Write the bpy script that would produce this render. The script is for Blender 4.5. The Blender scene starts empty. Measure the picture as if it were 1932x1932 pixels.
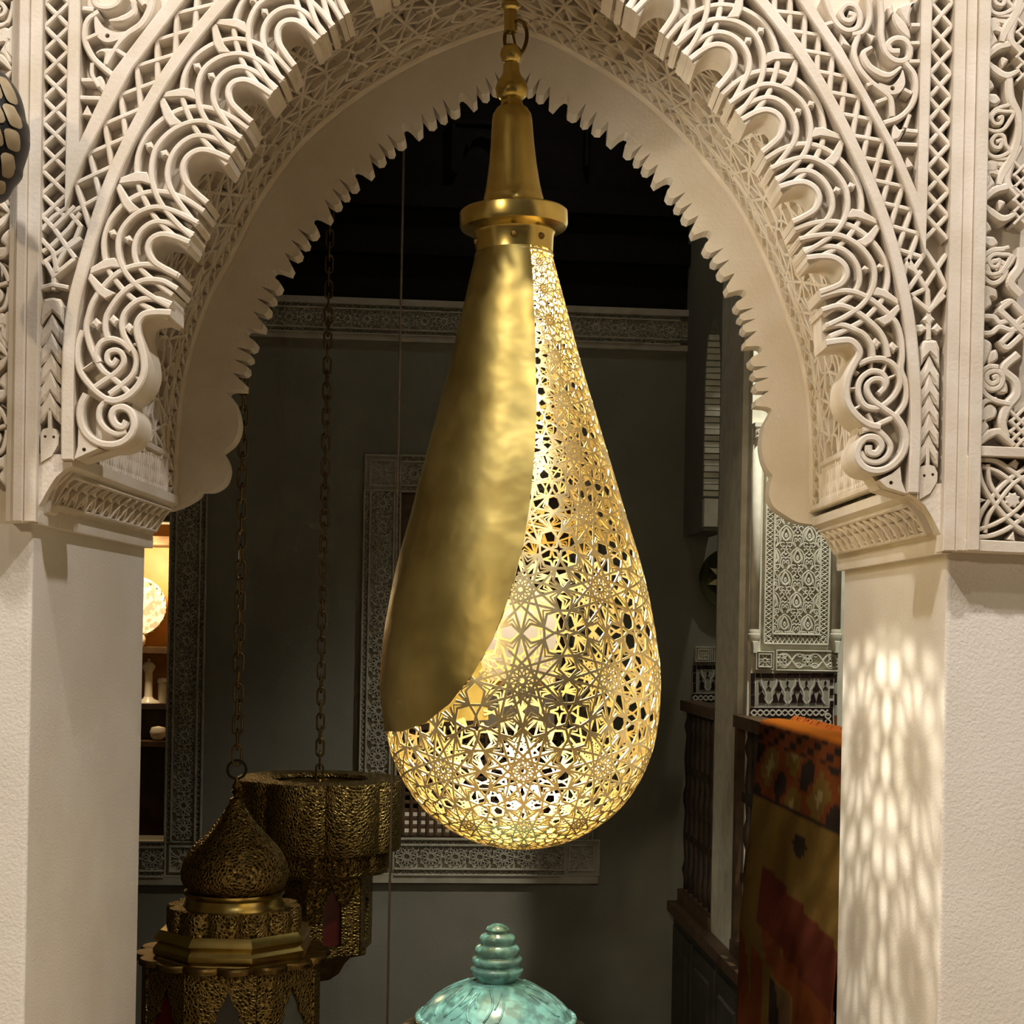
import bpy, math, random
import numpy as np
from mathutils import Vector, Matrix
from mathutils.geometry import tessellate_polygon

# ------------------------------------------------------------------ camera, world, exposure, large lights
random.seed(7)
scene = bpy.context.scene
COL = scene.collection
F = 3000.0            # focal length in pixels of the 1932 px frame
W = 1932.0
PHI = 0.019           # camera roll
CAM = Vector((0.0, -2.4, 1.5))
HOR = 214.0           # eye level lies this many pixels under the frame's middle
cd = bpy.data.cameras.new('camera')
cam = bpy.data.objects.new('camera', cd)
COL.objects.link(cam)
cd.sensor_width = 36.0
cd.lens = F / W * 36.0
cd.shift_x = HOR * math.sin(PHI) / W
cd.shift_y = HOR * math.cos(PHI) / W
cd.clip_start = 0.02
cam.matrix_world = Matrix.Translation(CAM) @ Matrix.Rotation(math.pi / 2, 4, 'X') @ Matrix.Rotation(PHI, 4, 'Z')
scene.camera = cam

world = bpy.data.worlds.new('world')
scene.world = world
world.use_nodes = True
bg = world.node_tree.nodes['Background']
bg.inputs[0].default_value = (1.0, 0.78, 0.52, 1)
bg.inputs[1].default_value = 0.06

vs = scene.view_settings
vs.view_transform = 'Standard'
vs.look = 'None'
vs.gamma = 1.0
vs.use_curve_mapping = False
vs.exposure = 0.0
scene.cycles.use_denoising = True
scene.cycles.max_bounces = 6
scene.cycles.diffuse_bounces = 3
scene.cycles.glossy_bounces = 4
scene.cycles.transmission_bounces = 2
scene.cycles.use_adaptive_sampling = True
scene.cycles.adaptive_threshold = 0.05
scene.cycles.adaptive_min_samples = 12
scene.cycles.sample_clamp_indirect = 6.0


def spot(name, loc, target, watts, size_deg, blend, radius, color):
    ld = bpy.data.lights.new(name, 'SPOT')
    ld.energy = watts
    ld.spot_size = math.radians(size_deg)
    ld.spot_blend = blend
    ld.shadow_soft_size = radius
    ld.color = color
    o = bpy.data.objects.new(name, ld)
    COL.objects.link(o)
    o.location = loc
    d = Vector(target) - Vector(loc)
    o.rotation_euler = d.to_track_quat('-Z', 'Y').to_euler()
    o['kind'] = 'helper'
    return o


WARM = (1.0, 0.93, 0.875)
# ceiling spots of the front room, high above the carved wall
spot('ceiling_spot', (-0.75, -1.05, 3.7), (-0.75, 0.0, 1.7), 124, 95, 0.6, 0.035, WARM)
spot('ceiling_spot', (0.10, -1.20, 3.8), (0.0, 0.05, 1.8), 52, 95, 0.6, 0.035, WARM)
spot('ceiling_spot', (0.85, -1.05, 3.7), (0.75, 0.0, 1.7), 124, 95, 0.6, 0.035, WARM)
# added fill light behind the camera, shining through the arch onto the fringe
spot('shop_fill', (-1.9, -3.3, 2.75), (0.1, 0.8, 1.7), 120, 60, 0.7, 0.08, (1.0, .80, .55))
# added fill aimed at the shop floor before the arch; the pale floor throws warm light up into the vault
spot('floor_fill', (-0.5, -1.7, 3.8), (-0.4, -1.2, 0.0), 120, 70, 0.7, 0.05, (1.0, .86, .68))
spot('floor_fill', (0.6, -1.7, 3.8), (0.5, -1.2, 0.0), 120, 70, 0.7, 0.05, (1.0, .86, .68))

# ------------------------------------------------------------------ helpers


def ray(px, py):
    c, s = math.cos(PHI), math.sin(PHI)
    u = (px - 966) * c + (py - 966) * s
    v = -(px - 966) * s + (py - 966) * c
    return Vector((u / F, 1.0, -(v - HOR) / F))


def P(px, py, Y):
    return CAM + ray(px, py) * (Y - CAM.y)


class Plane:
    """vertical plane: origin, direction of u; N is the side that faces the viewer"""

    def __init__(self, O, U, flip=False):
        self.O = Vector(O)
        self.U = Vector((U[0], U[1], 0)).normalized()
        self.V = Vector((0, 0, 1))
        self.N = self.U.cross(self.V)
        if flip:
            self.N = -self.N

    def px(self, x, y):
        d = ray(x, y)
        t = (self.O - CAM).dot(self.N) / d.dot(self.N)
        q = CAM + d * t - self.O
        return (q.dot(self.U), q.z)

    def pts(self, L):
        return [self.px(x, y) for x, y in L]

    def __call__(self, u, v, h=0.0):
        return self.O + self.U * u + self.V * v + self.N * h


def cr(pts, n=6, closed=False):
    """Catmull-Rom resampling"""
    p = [np.array(q, float) for q in pts]
    m = len(p)
    if m < 3 and not closed:
        return [tuple(q) for q in p]
    out = []
    rng = range(m) if closed else range(m - 1)
    for i in rng:
        a = p[(i - 1) % m] if (closed or i > 0) else 2 * p[0] - p[1]
        b, c = p[i], p[(i + 1) % m]
        d = p[(i + 2) % m] if (closed or i + 2 < m) else 2 * p[-1] - p[-2]
        for k in range(n):
            t = k / n
            out.append(tuple(0.5 * (2 * b + (c - a) * t + (2 * a - 5 * b + 4 * c - d) * t * t + (3 * b - a - 3 * c + d) * t ** 3)))
    if not closed:
        out.append(tuple(p[-1]))
    return out


class MB:
    def __init__(self):
        self.v = []
        self.f = []

    def add(self, vs_, fs):
        o = len(self.v)
        self.v += [tuple(x) for x in vs_]
        self.f += [tuple(i + o for i in q) for q in fs]
        return self

    count = 0

    def ribbon(self, mp, pts, w, h0, h1, bev=0.22, closed=False, round_=False):
        MB.count += 1
        h1 = h1 + ((MB.count * 7) % 11) * 0.00016
        n = len(pts)
        P2 = np.array(pts, float)
        ws = np.full(n, w) if np.isscalar(w) else np.interp(np.linspace(0, 1, n), np.linspace(0, 1, len(w)), w)
        if closed:
            t0 = P2 - np.roll(P2, 1, 0)
            t1 = np.roll(P2, -1, 0) - P2
        else:
            e = P2[1:] - P2[:-1]
            t0 = np.vstack([e[:1], e])
            t1 = np.vstack([e, e[-1:]])
        t0 = t0 / (np.linalg.norm(t0, axis=1, keepdims=True) + 1e-12)
        t1 = t1 / (np.linalg.norm(t1, axis=1, keepdims=True) + 1e-12)
        n0 = np.stack([-t0[:, 1], t0[:, 0]], 1)
        n1 = np.stack([-t1[:, 1], t1[:, 0]], 1)
        nm = n0 + n1
        nl = np.linalg.norm(nm, axis=1, keepdims=True)
        nm = np.where(nl > 1e-6, nm / np.maximum(nl, 1e-6), n0)
        cosv = np.clip((nm * n0).sum(1), 0.5, 1)
        sc = (ws / cosv)[:, None]
        hh = h1 - h0
        if round_:
            prof = [(-.5, h0), (-.5, h0 + .55 * hh), (-.36, h0 + .88 * hh), (0, h1), (.36, h0 + .88 * hh), (.5, h0 + .55 * hh), (.5, h0)]
        else:
            b = min(bev * float(np.mean(ws)), 0.45 * hh)
            prof = [(-.5, h0), (-.5, h1 - b), (-.5 + bev, h1), (.5 - bev, h1), (.5, h1 - b), (.5, h0)]
        k = len(prof)
        V = []
        for i in range(n):
            for (a, h) in prof:
                q = P2[i] + nm[i] * a * sc[i]
                V.append(mp(q[0], q[1], h))
        Fc = []
        for i in range(n if closed else n - 1):
            j = (i + 1) % n
            for a in range(k - 1):
                Fc.append((i * k + a, j * k + a, j * k + a + 1, i * k + a + 1))
        if not closed:
            Fc.append(tuple(range(k)))
            Fc.append(tuple((n - 1) * k + a for a in reversed(range(k))))
        return self.add(V, Fc)

    def plate(self, mp, poly, h0, h1, bev=0.0, holes=(), back=False):
        """prism over a polygon; bev>0 gives a pillow edge"""
        def area(L):
            return sum(L[i][0] * L[(i + 1) % len(L)][1] - L[(i + 1) % len(L)][0] * L[i][1] for i in range(len(L)))
        MB.count += 1
        h1 = h1 + ((MB.count * 7) % 11) * 0.00009
        poly = list(poly)
        if area(poly) < 0:
            poly.reverse()
        loops = [poly] + [list(h) for h in holes]
        n = len(poly)
        if bev > 0:
            A = np.array(poly)
            e0 = A - np.roll(A, 1, 0)
            e1 = np.roll(A, -1, 0) - A
            e0 /= np.linalg.norm(e0, axis=1, keepdims=True) + 1e-12
            e1 /= np.linalg.norm(e1, axis=1, keepdims=True) + 1e-12
            nn = np.stack([-e0[:, 1] - e1[:, 1], e0[:, 0] + e1[:, 0]], 1)
            nn /= np.linalg.norm(nn, axis=1, keepdims=True) + 1e-9
            ins = [tuple(x) for x in (A + nn * bev)]
            V = [mp(x, y, h0) for x, y in poly] + [mp(x, y, h1 - bev * .8) for x, y in poly]
            Fc = []
            for i in range(n):
                j = (i + 1) % n
                Fc.append((i, j, n + j, n + i))
                Fc.append((n + i, n + j, 2 * n + j, 2 * n + i))
            loops = [ins] + [list(h) for h in holes]
            base = 2 * n
        else:
            V = [mp(x, y, h0) for x, y in poly]
            Fc = []
            base = n
            for i in range(n):
                j = (i + 1) % n
                Fc.append((i, j, base + j, base + i))
        flat = [q for L in loops for q in L]
        V += [mp(x, y, h1) for x, y in flat]
        tri = tessellate_polygon([[Vector((x, y, 0)) for x, y in L] for L in loops])
        Fc += [tuple(base + i for i in t) for t in tri]
        off = base + len(loops[0])
        for L in loops[1:]:
            m = len(L)
            b2 = len(V)
            V += [mp(x, y, h0) for x, y in L]
            for i in range(m):
                j = (i + 1) % m
                Fc.append((off + i, off + j, b2 + j, b2 + i))
            off += m
        if back:
            tri = tessellate_polygon([[Vector((x, y, 0)) for x, y in poly]])
            Fc += [t for t in tri]
        return self.add(V, Fc)

    def box(self, lo, hi):
        x0, y0, z0 = lo
        x1, y1, z1 = hi
        return self.add([(x0, y0, z0), (x1, y0, z0), (x1, y1, z0), (x0, y1, z0), (x0, y0, z1), (x1, y0, z1), (x1, y1, z1), (x0, y1, z1)],
                        [(0, 3, 2, 1), (4, 5, 6, 7), (0, 1, 5, 4), (1, 2, 6, 5), (2, 3, 7, 6), (3, 0, 4, 7)])

    def slab(self, mp, u0, u1, v0, v1, h0, h1):
        c = [mp(u0, v0, h0), mp(u1, v0, h0), mp(u1, v1, h0), mp(u0, v1, h0), mp(u0, v0, h1), mp(u1, v0, h1), mp(u1, v1, h1), mp(u0, v1, h1)]
        return self.add(c, [(0, 3, 2, 1), (4, 5, 6, 7), (0, 1, 5, 4), (1, 2, 6, 5), (2, 3, 7, 6), (3, 0, 4, 7)])

    def lathe(self, base, axis, prof, seg=48, shape=None, cap=True):
        """prof: list of (r, h along axis); shape(theta, r, h) may modulate r"""
        a = Vector(axis).normalized()
        x = Vector((1, 0, 0)) - a * a.x
        x.normalize()
        y = a.cross(x)
        base = Vector(base)
        V = []
        for (r, h) in prof:
            for k in range(seg):
                th = 2 * math.pi * k / seg
                rr = shape(th, r, h) if shape else r
                V.append(base + a * h + x * (rr * math.cos(th)) + y * (rr * math.sin(th)))
        Fc = []
        for i in range(len(prof) - 1):
            for k in range(seg):
                k2 = (k + 1) % seg
                Fc.append((i * seg + k, i * seg + k2, (i + 1) * seg + k2, (i + 1) * seg + k))
        if cap:
            if prof[0][0] > 1e-5:
                Fc.append(tuple(reversed(range(seg))))
            if prof[-1][0] > 1e-5:
                Fc.append(tuple((len(prof) - 1) * seg + k for k in range(seg)))
        return self.add(V, Fc)

    def tube(self, pts, r, seg=8, closed=False, cap=True):
        pts = [Vector(p) for p in pts]
        n = len(pts)
        V, Fc = [], []
        up = None
        for i in range(n):
            a = pts[(i - 1) % n] if (closed or i > 0) else pts[i]
            b = pts[(i + 1) % n] if (closed or i < n - 1) else pts[i]
            t = (b - a).normalized()
            if up is None:
                up = Vector((0, 0, 1)) if abs(t.z) < .9 else Vector((1, 0, 0))
            s = t.cross(up).normalized()
            up = s.cross(t).normalized()
            rr = r if np.isscalar(r) else r[i]
            for k in range(seg):
                th = 2 * math.pi * k / seg
                V.append(pts[i] + s * (rr * math.cos(th)) + up * (rr * math.sin(th)))
        for i in range(n if closed else n - 1):
            j = (i + 1) % n
            for k in range(seg):
                k2 = (k + 1) % seg
                Fc.append((i * seg + k, i * seg + k2, j * seg + k2, j * seg + k))
        if cap and not closed:
            Fc.append(tuple(reversed(range(seg))))
            Fc.append(tuple((n - 1) * seg + k for k in range(seg)))
        return self.add(V, Fc)

    def build(self, name, mat, parent=None, smooth=False, angle=None):
        me = bpy.data.meshes.new(name)
        off = Vector((0, 0, 0))
        q = parent
        while q is not None:
            off += q.location
            q = q.parent
        v = np.array(self.v, float) - np.array(off)
        me.from_pydata(v.tolist(), [], self.f)
        if isinstance(mat, str):
            me.materials.append(M[mat])
        else:
            for m in mat:
                me.materials.append(M[m])
        me.validate()
        me.update()
        o = bpy.data.objects.new(name, me)
        COL.objects.link(o)
        o.parent = parent
        if smooth:
            me.polygons.foreach_set('use_smooth', [True] * len(me.polygons))
            if angle:
                try:
                    me.set_sharp_from_angle(angle=math.radians(angle))
                except Exception:
                    pass
        return o


def empty(name, loc, label=None, cat=None, group=None, kind=None):
    o = bpy.data.objects.new(name, None)
    o.empty_display_size = 0.05
    COL.objects.link(o)
    o.location = loc
    tag(o, label, cat, group, kind)
    return o


def tag(o, label=None, cat=None, group=None, kind=None):
    if label:
        o['label'] = label
    if cat:
        o['category'] = cat
    if group:
        o['group'] = group
    if kind:
        o['kind'] = kind
    return o


def ident(u, v, h=0):
    return Vector((u, v, h))


# ------------------------------------------------------------------ materials
M = {}


def mat(name, color, rough=0.6, metal=0.0, noise=None, bump=None, spec=None, vor=None, emit=None):
    """noise=(scale, amount, colour2); bump=(scale, strength, distance)"""
    m = bpy.data.materials.new(name)
    m.use_nodes = True
    nt = m.node_tree
    b = nt.nodes['Principled BSDF']
    b.inputs['Base Color'].default_value = (*color, 1)
    b.inputs['Roughness'].default_value = rough
    b.inputs['Metallic'].default_value = metal
    if spec is not None:
        b.inputs['Specular IOR Level'].default_value = spec
    tc = nt.nodes.new('ShaderNodeTexCoord')
    if noise:
        sc_, amt, c2 = noise
        nz = nt.nodes.new('ShaderNodeTexNoise')
        nz.inputs['Scale'].default_value = sc_
        nz.inputs['Detail'].default_value = 2.5
        nt.links.new(tc.outputs['Object'], nz.inputs['Vector'])
        mx = nt.nodes.new('ShaderNodeMixRGB')
        mx.inputs[1].default_value = (*color, 1)
        mx.inputs[2].default_value = (*c2, 1)
        rp = nt.nodes.new('ShaderNodeValToRGB')
        rp.color_ramp.elements[0].position = 0.5 - 0.25 / max(amt, .01) * .5
        rp.color_ramp.elements[1].position = min(1.0, 0.5 + 0.25 / max(amt, .01) * .5)
        nt.links.new(nz.outputs['Fac'], rp.inputs[0])
        nt.links.new(rp.outputs[0], mx.inputs[0])
        nt.links.new(mx.outputs[0], b.inputs['Base Color'])
    if bump:
        sc_, st, dist = bump
        nz2 = nt.nodes.new('ShaderNodeTexNoise')
        nz2.inputs['Scale'].default_value = sc_
        nz2.inputs['Detail'].default_value = 1.5
        nt.links.new(tc.outputs['Object'], nz2.inputs['Vector'])
        bp = nt.nodes.new('ShaderNodeBump')
        bp.inputs['Strength'].default_value = st
        bp.inputs['Distance'].default_value = dist
        nt.links.new(nz2.outputs['Fac'], bp.inputs['Height'])
        nt.links.new(bp.outputs[0], b.inputs['Normal'])
    if vor:
        sc_, st, dist = vor
        vz = nt.nodes.new('ShaderNodeTexVoronoi')
        vz.feature = 'DISTANCE_TO_EDGE'
        vz.inputs['Scale'].default_value = sc_
        nt.links.new(tc.outputs['Object'], vz.inputs['Vector'])
        bp = nt.nodes.new('ShaderNodeBump')
        bp.inputs['Strength'].default_value = st
        bp.inputs['Distance'].default_value = dist
        nt.links.new(vz.outputs['Distance'], bp.inputs['Height'])
        nt.links.new(bp.outputs[0], b.inputs['Normal'])
    if emit:
        b.inputs['Emission Color'].default_value = (*emit[0], 1)
        b.inputs['Emission Strength'].default_value = emit[1]
    M[name] = m
    return m


mat('plaster', (0.76, 0.70, 0.62), 0.85, noise=(9, 1.0, (0.70, 0.63, 0.53)), bump=(140, 0.25, 0.004), spec=0.2)
mat('plaster_carved', (0.74, 0.67, 0.575), 0.85, noise=(14, 1.0, (0.66, 0.58, 0.47)), bump=(190, 0.18, 0.003), spec=0.2)
mat('plaster_foliate', (0.70, 0.62, 0.50), 0.9, noise=(14, 1.0, (0.62, 0.53, 0.40)), vor=(38, 1.0, 0.02), spec=0.15)
mat('plaster_wall', (0.80, 0.76, 0.70), 0.8, noise=(6, .8, (0.75, 0.70, 0.63)), bump=(220, 0.35, 0.003), spec=0.25)
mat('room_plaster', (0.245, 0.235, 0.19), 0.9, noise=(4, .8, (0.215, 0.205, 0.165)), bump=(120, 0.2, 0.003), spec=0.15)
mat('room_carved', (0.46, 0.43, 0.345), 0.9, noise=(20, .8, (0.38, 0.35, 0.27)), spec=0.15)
mat('panel_plaster', (0.72, 0.70, 0.60), 0.8, noise=(20, .8, (0.60, 0.58, 0.47)), spec=0.2)
mat('dark_wood', (0.028, 0.017, 0.010), 0.6, noise=(20, 1, (0.05, 0.03, 0.017)))
mat('black_timber', (0.009, 0.006, 0.005), 0.7, noise=(20, 1, (0.005, 0.0035, 0.003)), spec=0.15)
mat('brown_wood', (0.12, 0.065, 0.028), 0.55, noise=(25, 1, (0.07, 0.038, 0.017)))
mat('green_wood', (0.035, 0.034, 0.026), 0.6, noise=(25, 1, (0.05, 0.045, 0.03)))
mat('honey_wood', (0.62, 0.33, 0.07), 0.45, noise=(9, 1, (0.50, 0.24, 0.045)))
mat('floor_tile', (0.55, 0.43, 0.28), 0.5, noise=(5, 1, (0.48, 0.37, 0.23)))
mat('brass', (0.74, 0.58, 0.20), 0.27, 1.0, noise=(12, .9, (0.58, 0.44, 0.13)), bump=(40, 0.04, 0.002))
mat('brass_hammered', (0.375, 0.295, 0.098), 0.43, 1.0, noise=(7, 1.0, (0.25, 0.185, 0.052)), bump=(18, 0.25, 0.012))
mat('brass_lattice', (0.90, 0.77, 0.44), 0.36, 1.0, noise=(40, .8, (0.83, 0.68, 0.34)))
mat('brass_dark', (0.28, 0.185, 0.055), 0.42, 1.0, noise=(30, .9, (0.15, 0.095, 0.03)))
mat('brass_filigree', (0.36, 0.245, 0.075), 0.42, 1.0, noise=(40, .9, (0.20, 0.13, 0.04)), vor=(120, 1.0, 0.006))
nt_ = M['brass_filigree'].node_tree
vz_ = [n for n in nt_.nodes if n.type == 'TEX_VORONOI'][0]
rp_ = nt_.nodes.new('ShaderNodeValToRGB')
rp_.color_ramp.elements[0].position = .10
rp_.color_ramp.elements[0].color = (0.36, 0.26, 0.085, 1)
rp_.color_ramp.elements[1].position = .26
rp_.color_ramp.elements[1].color = (0.085, 0.055, 0.018, 1)
nt_.links.new(vz_.outputs['Distance'], rp_.inputs[0])  # dark of the pierced holes put into the colour, gold at cell edges
nt_.links.new(rp_.outputs[0], nt_.nodes['Principled BSDF'].inputs['Base Color'])
mat('iron', (0.05, 0.04, 0.03), 0.45, 0.8)
mat('chain_brass', (0.20, 0.14, 0.06), 0.42, 1.0)
mat('glass_dark', (0.012, 0.014, 0.013), 0.25)
mat('glass_red', (0.12, 0.006, 0.006), 0.2)
mat('glass_pale', (0.16, 0.17, 0.14), 0.3)
mat('amber_glass', (0.34, 0.265, 0.155), 0.4, noise=(30, .9, (0.27, 0.20, 0.11)))
mat('leading', (0.012, 0.010, 0.010), 0.4, 0.3)
mat('turquoise', (0.18, 0.43, 0.40), 0.24, noise=(42, 1.7, (0.10, 0.225, 0.21)), bump=(60, 0.15, 0.003))
mat('silver', (0.62, 0.57, 0.47), 0.25, 1.0, bump=(40, 0.6, 0.006))
mat('tile_black', (0.018, 0.010, 0.010), 0.2, noise=(30, 1, (0.03, 0.012, 0.010)))
mat('tile_white', (0.62, 0.60, 0.52), 0.35, noise=(30, 1, (0.52, 0.50, 0.43)))
mat('tile_grey', (0.36, 0.36, 0.30), 0.35)
mat('tile_rust', (0.22, 0.06, 0.012), 0.3)
mat('ceramic_white', (0.85, 0.80, 0.70), 0.3)
mat('plate_pattern', (0.80, 0.74, 0.64), 0.3, noise=(45, 2.0, (0.45, 0.33, 0.26)))
mat('plate_green', (0.06, 0.055, 0.02), 0.3, noise=(20, 1, (0.03, 0.025, 0.01)))
mat('plate_cream', (0.40, 0.33, 0.17), 0.3)
mat('orange_fringe', (0.62, 0.16, 0.012), 0.9)
mat('cord', (0.14, 0.11, 0.075), 0.8)
mat('clear_bulb', (1, 1, 1), 0.3, emit=((1.0, 0.86, 0.62), 60.0))
mat('screen_light', (0.86, 0.82, 0.74), 0.8)

# ------------------------------------------------------------------ the arch wall
D = 0.78                                   # depth of the arch
FP = Plane((0, 0, 1.5), (1, 0, 0))         # its front plane
BP = Plane((0, D, 1.5), (1, 0, 0))         # its rear plane
K = 2.4 / F                                # metres for one pixel at the front plane
GH = -0.034                                # level of the recessed ground
DEEP = -0.095                              # back of the lobed front arch
zero = (0, 0, 0)


def Z1(L, ox=0, oy=0):                     # points read in a 4x enlargement
    return [(ox + x / 4.0, oy + y / 4.0) for x, y in L]


def spl(L):
    return cr(L, 8)


def lerp_curve(nodes):
    """node index -> point, Catmull-Rom, extrapolating linearly"""
    A = np.array(nodes, float)
    n = len(A)

    def f(g):
        i = int(math.floor(g))
        i = max(0, min(n - 2, i))
        t = g - i
        b, c = A[i], A[i + 1]
        a = A[i - 1] if i > 0 else 2 * b - c
        d = A[i + 2] if i + 2 < n else 2 * c - b
        if t < 0:
            return b + (c - b) * t
        if t > 1:
            return c + (c - b) * (t - 1)
        return 0.5 * (2 * b + (c - a) * t + (2 * a - 5 * b + 4 * c - d) * t * t + (3 * b - a - 3 * c + d) * t ** 3)
    return f


# inner edge of the plain arch band (passes the tips of the lobes), from the capital up to the crown
EDGE_L = [(139, 868), (140, 700), (147, 600), (166, 515), (221, 344), (304, 181), (404, 42), (522, -78), (657, -181), (807, -261), (966, -322)]
EDGE_R = [(1712, 930), (1717, 800), (1714, 700), (1699, 574), (1659, 422), (1590, 261), (1503, 109), (1398, -23), (1273, -133), (1133, -223), (966, -322)]
TIP_L = [(138, 690), (166, 515), (221, 344), (304, 181), (404, 42), (522, -78), (657, -181), (807, -261), (966, -326)]
FIN_L = [(305, 700), (325, 552), (372, 421), (454, 260), (533, 150), (627, 48), (742, -36), (850, -95), (966, -135)]
TIP_R = [(1716, 735), (1699, 574), (1659, 422), (1590, 261), (1503, 109), (1398, -23), (1273, -133), (1133, -223), (966, -326)]
FIN_R = [(1580, 740), (1558, 586), (1509, 452), (1456, 318), (1378, 194), (1275, 85), (1170, 0), (1070, -75), (966, -135)]

# --- jambs
XL = FP.px(48, 1100)[0]
XR = FP.px(1797, 1100)[0]
ZCL = 1.5 + FP.px(48, 985)[1]
ZCR = 1.5 + FP.px(1800, 1042)[1]


def jamb(name, x0, x1, ztop, label):
    b = MB()
    b.box((x0, -GH, 0.0), (x1, D, ztop))
    o = b.build(name, 'plaster_wall')
    tag(o, label, 'pillar', kind='structure')
    bm = o.modifiers.new('soft_edges', 'BEVEL')
    bm.width = 0.006
    bm.segments = 3
    bm.limit_method = 'ANGLE'
    return o


jl = jamb('wall_left', -2.6, XL, ZCL + .01, 'plain white plaster pier under the carved capital left of the hanging lantern')
jr = jamb('wall_right', XR, 2.6, ZCR + .01, 'plain white plaster pier with dappled lantern light on its inner face')

# --- capitals: a profile (half span, height over eye level, in front pixels) run through the depth


def capital(side, X0, ztop_px, parent, name):
    sgn = -1 if side == 'L' else 1
    prof = [(918, 190), (899, 190), (897, 206), (899, 222), (893, 232), (886, 246), (877, 262), (866, 279), (852, 292), (836, 301), (836, 322), (918, 322)]
    dx = XL - (-918 * K) if side == 'L' else XR - 918 * K
    dz = (ZCL if side == 'L' else ZCR) - 1.5 - 192 * K

    def w(q, y):
        return Vector((sgn * q[0] * K + dx, y, 1.5 + q[1] * K + dz))
    n = len(prof)
    b = MB()
    y0, y1 = 0.006, D - 0.002
    b.add([w(q, y0) for q in prof] + [w(q, y1) for q in prof],
          [(i, (i + 1) % n, n + (i + 1) % n, n + i) for i in range(n)] + [tuple(range(n)), tuple(range(2 * n - 1, n - 1, -1))])
    o = b.build(name, 'plaster', None, smooth=True, angle=35)
    tag(o, 'carved plaster capital on the ' + ('left' if side == 'L' else 'right') + ' pier, with a leaf-band on its curved underside', 'capital', kind='structure')
    # leaf band lying on the hollow part of the profile
    cav = cr([(893, 232), (886, 246), (877, 262), (866, 279), (852, 292)], 6)
    A = np.array(cav)
    L = np.concatenate([[0], np.cumsum(np.linalg.norm(A[1:] - A[:-1], axis=1))])

    def mp(y, v, h):
        v = max(0, min(L[-1], v))
        x = np.interp(v, L, A[:, 0])
        z = np.interp(v, L, A[:, 1])
        e = 0.02 * L[-1]
        tx = np.interp(min(v + e, L[-1]), L, A[:, 0]) - np.interp(max(v - e, 0), L, A[:, 0])
        tz = np.interp(min(v + e, L[-1]), L, A[:, 1]) - np.interp(max(v - e, 0), L, A[:, 1])
        l = math.hypot(tx, tz)
        nx, nz = -tz / l, tx / l
        if nx > 0:
            nx, nz = -nx, -nz
        return w((x + nx * h / K, z + nz * h / K), y)
    T = L[-1]
    b = MB()
    ya, yb = 0.05, D - 0.03
    for v in (0.02 * T, 0.98 * T):
        b.ribbon(mp, [(ya + (yb - ya) * k / 20, v) for k in range(21)], 6, -.004, .006)
    b.v = []
    b.f = []
    # ribbons use (y, v) in mixed units, so scale v to metres
    mp2 = lambda y, v, h: mp(y, v / K, h)
    Tm = T * K
    for v in (0.03 * Tm, 0.97 * Tm):
        b.ribbon(mp2, [(ya + (yb - ya) * k / 16, v) for k in range(17)], .006, -.004, .008)
    for y in (ya, yb):
        b.ribbon(mp2, [(y, Tm * k / 8) for k in range(9)], .006, -.004, .008)
    N = 13
    st = (yb - ya) / N
    for i in range(N):
        y = ya + st * (i + .5)
        # upright leaf with split tip, and its lower curl
        b.ribbon(mp2, cr([(y - st * .42, Tm * .06), (y - st * .30, Tm * .38), (y - st * .02, Tm * .62), (y + st * .30, Tm * .92)], 5), .0062, -.004, .010, round_=True)
        b.ribbon(mp2, cr([(y + st * .40, Tm * .06), (y + st * .34, Tm * .30), (y + st * .02, Tm * .52), (y - st * .36, Tm * .66), (y - st * .30, Tm * .92)], 5), .0055, -.004, .008, round_=True)
        b.ribbon(mp2, cr([(y - st * .20, Tm * .10), (y + st * .16, Tm * .22), (y - st * .06, Tm * .40)], 5), .005, -.004, .007, round_=True)
    b.build('leaf_band', 'plaster_carved', o)
    return o


trim1 = capital('L', XL, 985, jl, 'trim_1')
trim2 = capital('R', XR, 1042, jr, 'trim_2')

# --- front ground behind the relief (one solid slab for each half, 24 mm back) = wall_front
edgeL = spl(EDGE_L)
edgeR = spl(EDGE_R)
gl = [(48 - 9, 985)] + [(78, 962), (92, 915), (120, 888)] + [(x - 6, y) for x, y in edgeL] + [(966, -420), (966, -900), (-1500, -900), (-1500, 985)]
gr = [(1800 + 9, 1042), (1775, 1005), (1765, 975), (1735, 945)] + [(x + 6, y) for x, y in edgeR] + [(966, -420), (966, -900), (3400, -900), (3400, 1042)]
b = MB()
b.plate(FP, FP.pts(gl), -0.09, GH, back=True)
b.plate(FP, FP.pts(gr), -0.09, GH, back=True)
wf = b.build('wall_front', 'plaster_carved')
tag(wf, 'carved cream plaster arch wall framing the lantern', 'wall', kind='structure')


def part(name, mb, mt='plaster_carved', parent=wf, smooth=False, angle=None, label=None):
    o = mb.build(name, mt, parent, smooth, angle)
    if label:
        o['label'] = label
    return o


def px_strip(left, right, h0, h1, mp=FP):
    """plain strip between two traced edges"""
    a = mp.pts(left)
    c = mp.pts(right)
    return MB().plate(mp, a + c[::-1], h0, h1, bev=.0022)


def offs(L, d):
    A = np.array(L, float)
    t = np.gradient(A, axis=0)
    t /= np.linalg.norm(t, axis=1, keepdims=True)
    return [tuple(x) for x in A + np.stack([-t[:, 1], t[:, 0]], 1) * d]


# plain arch bands
outL = offs(edgeL, -23)
outR = offs(edgeR, 21)
part('arch_band', px_strip(outL, edgeL, GH, 0.004))
part('arch_band', px_strip(outR, edgeR, GH, 0.004))

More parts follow.
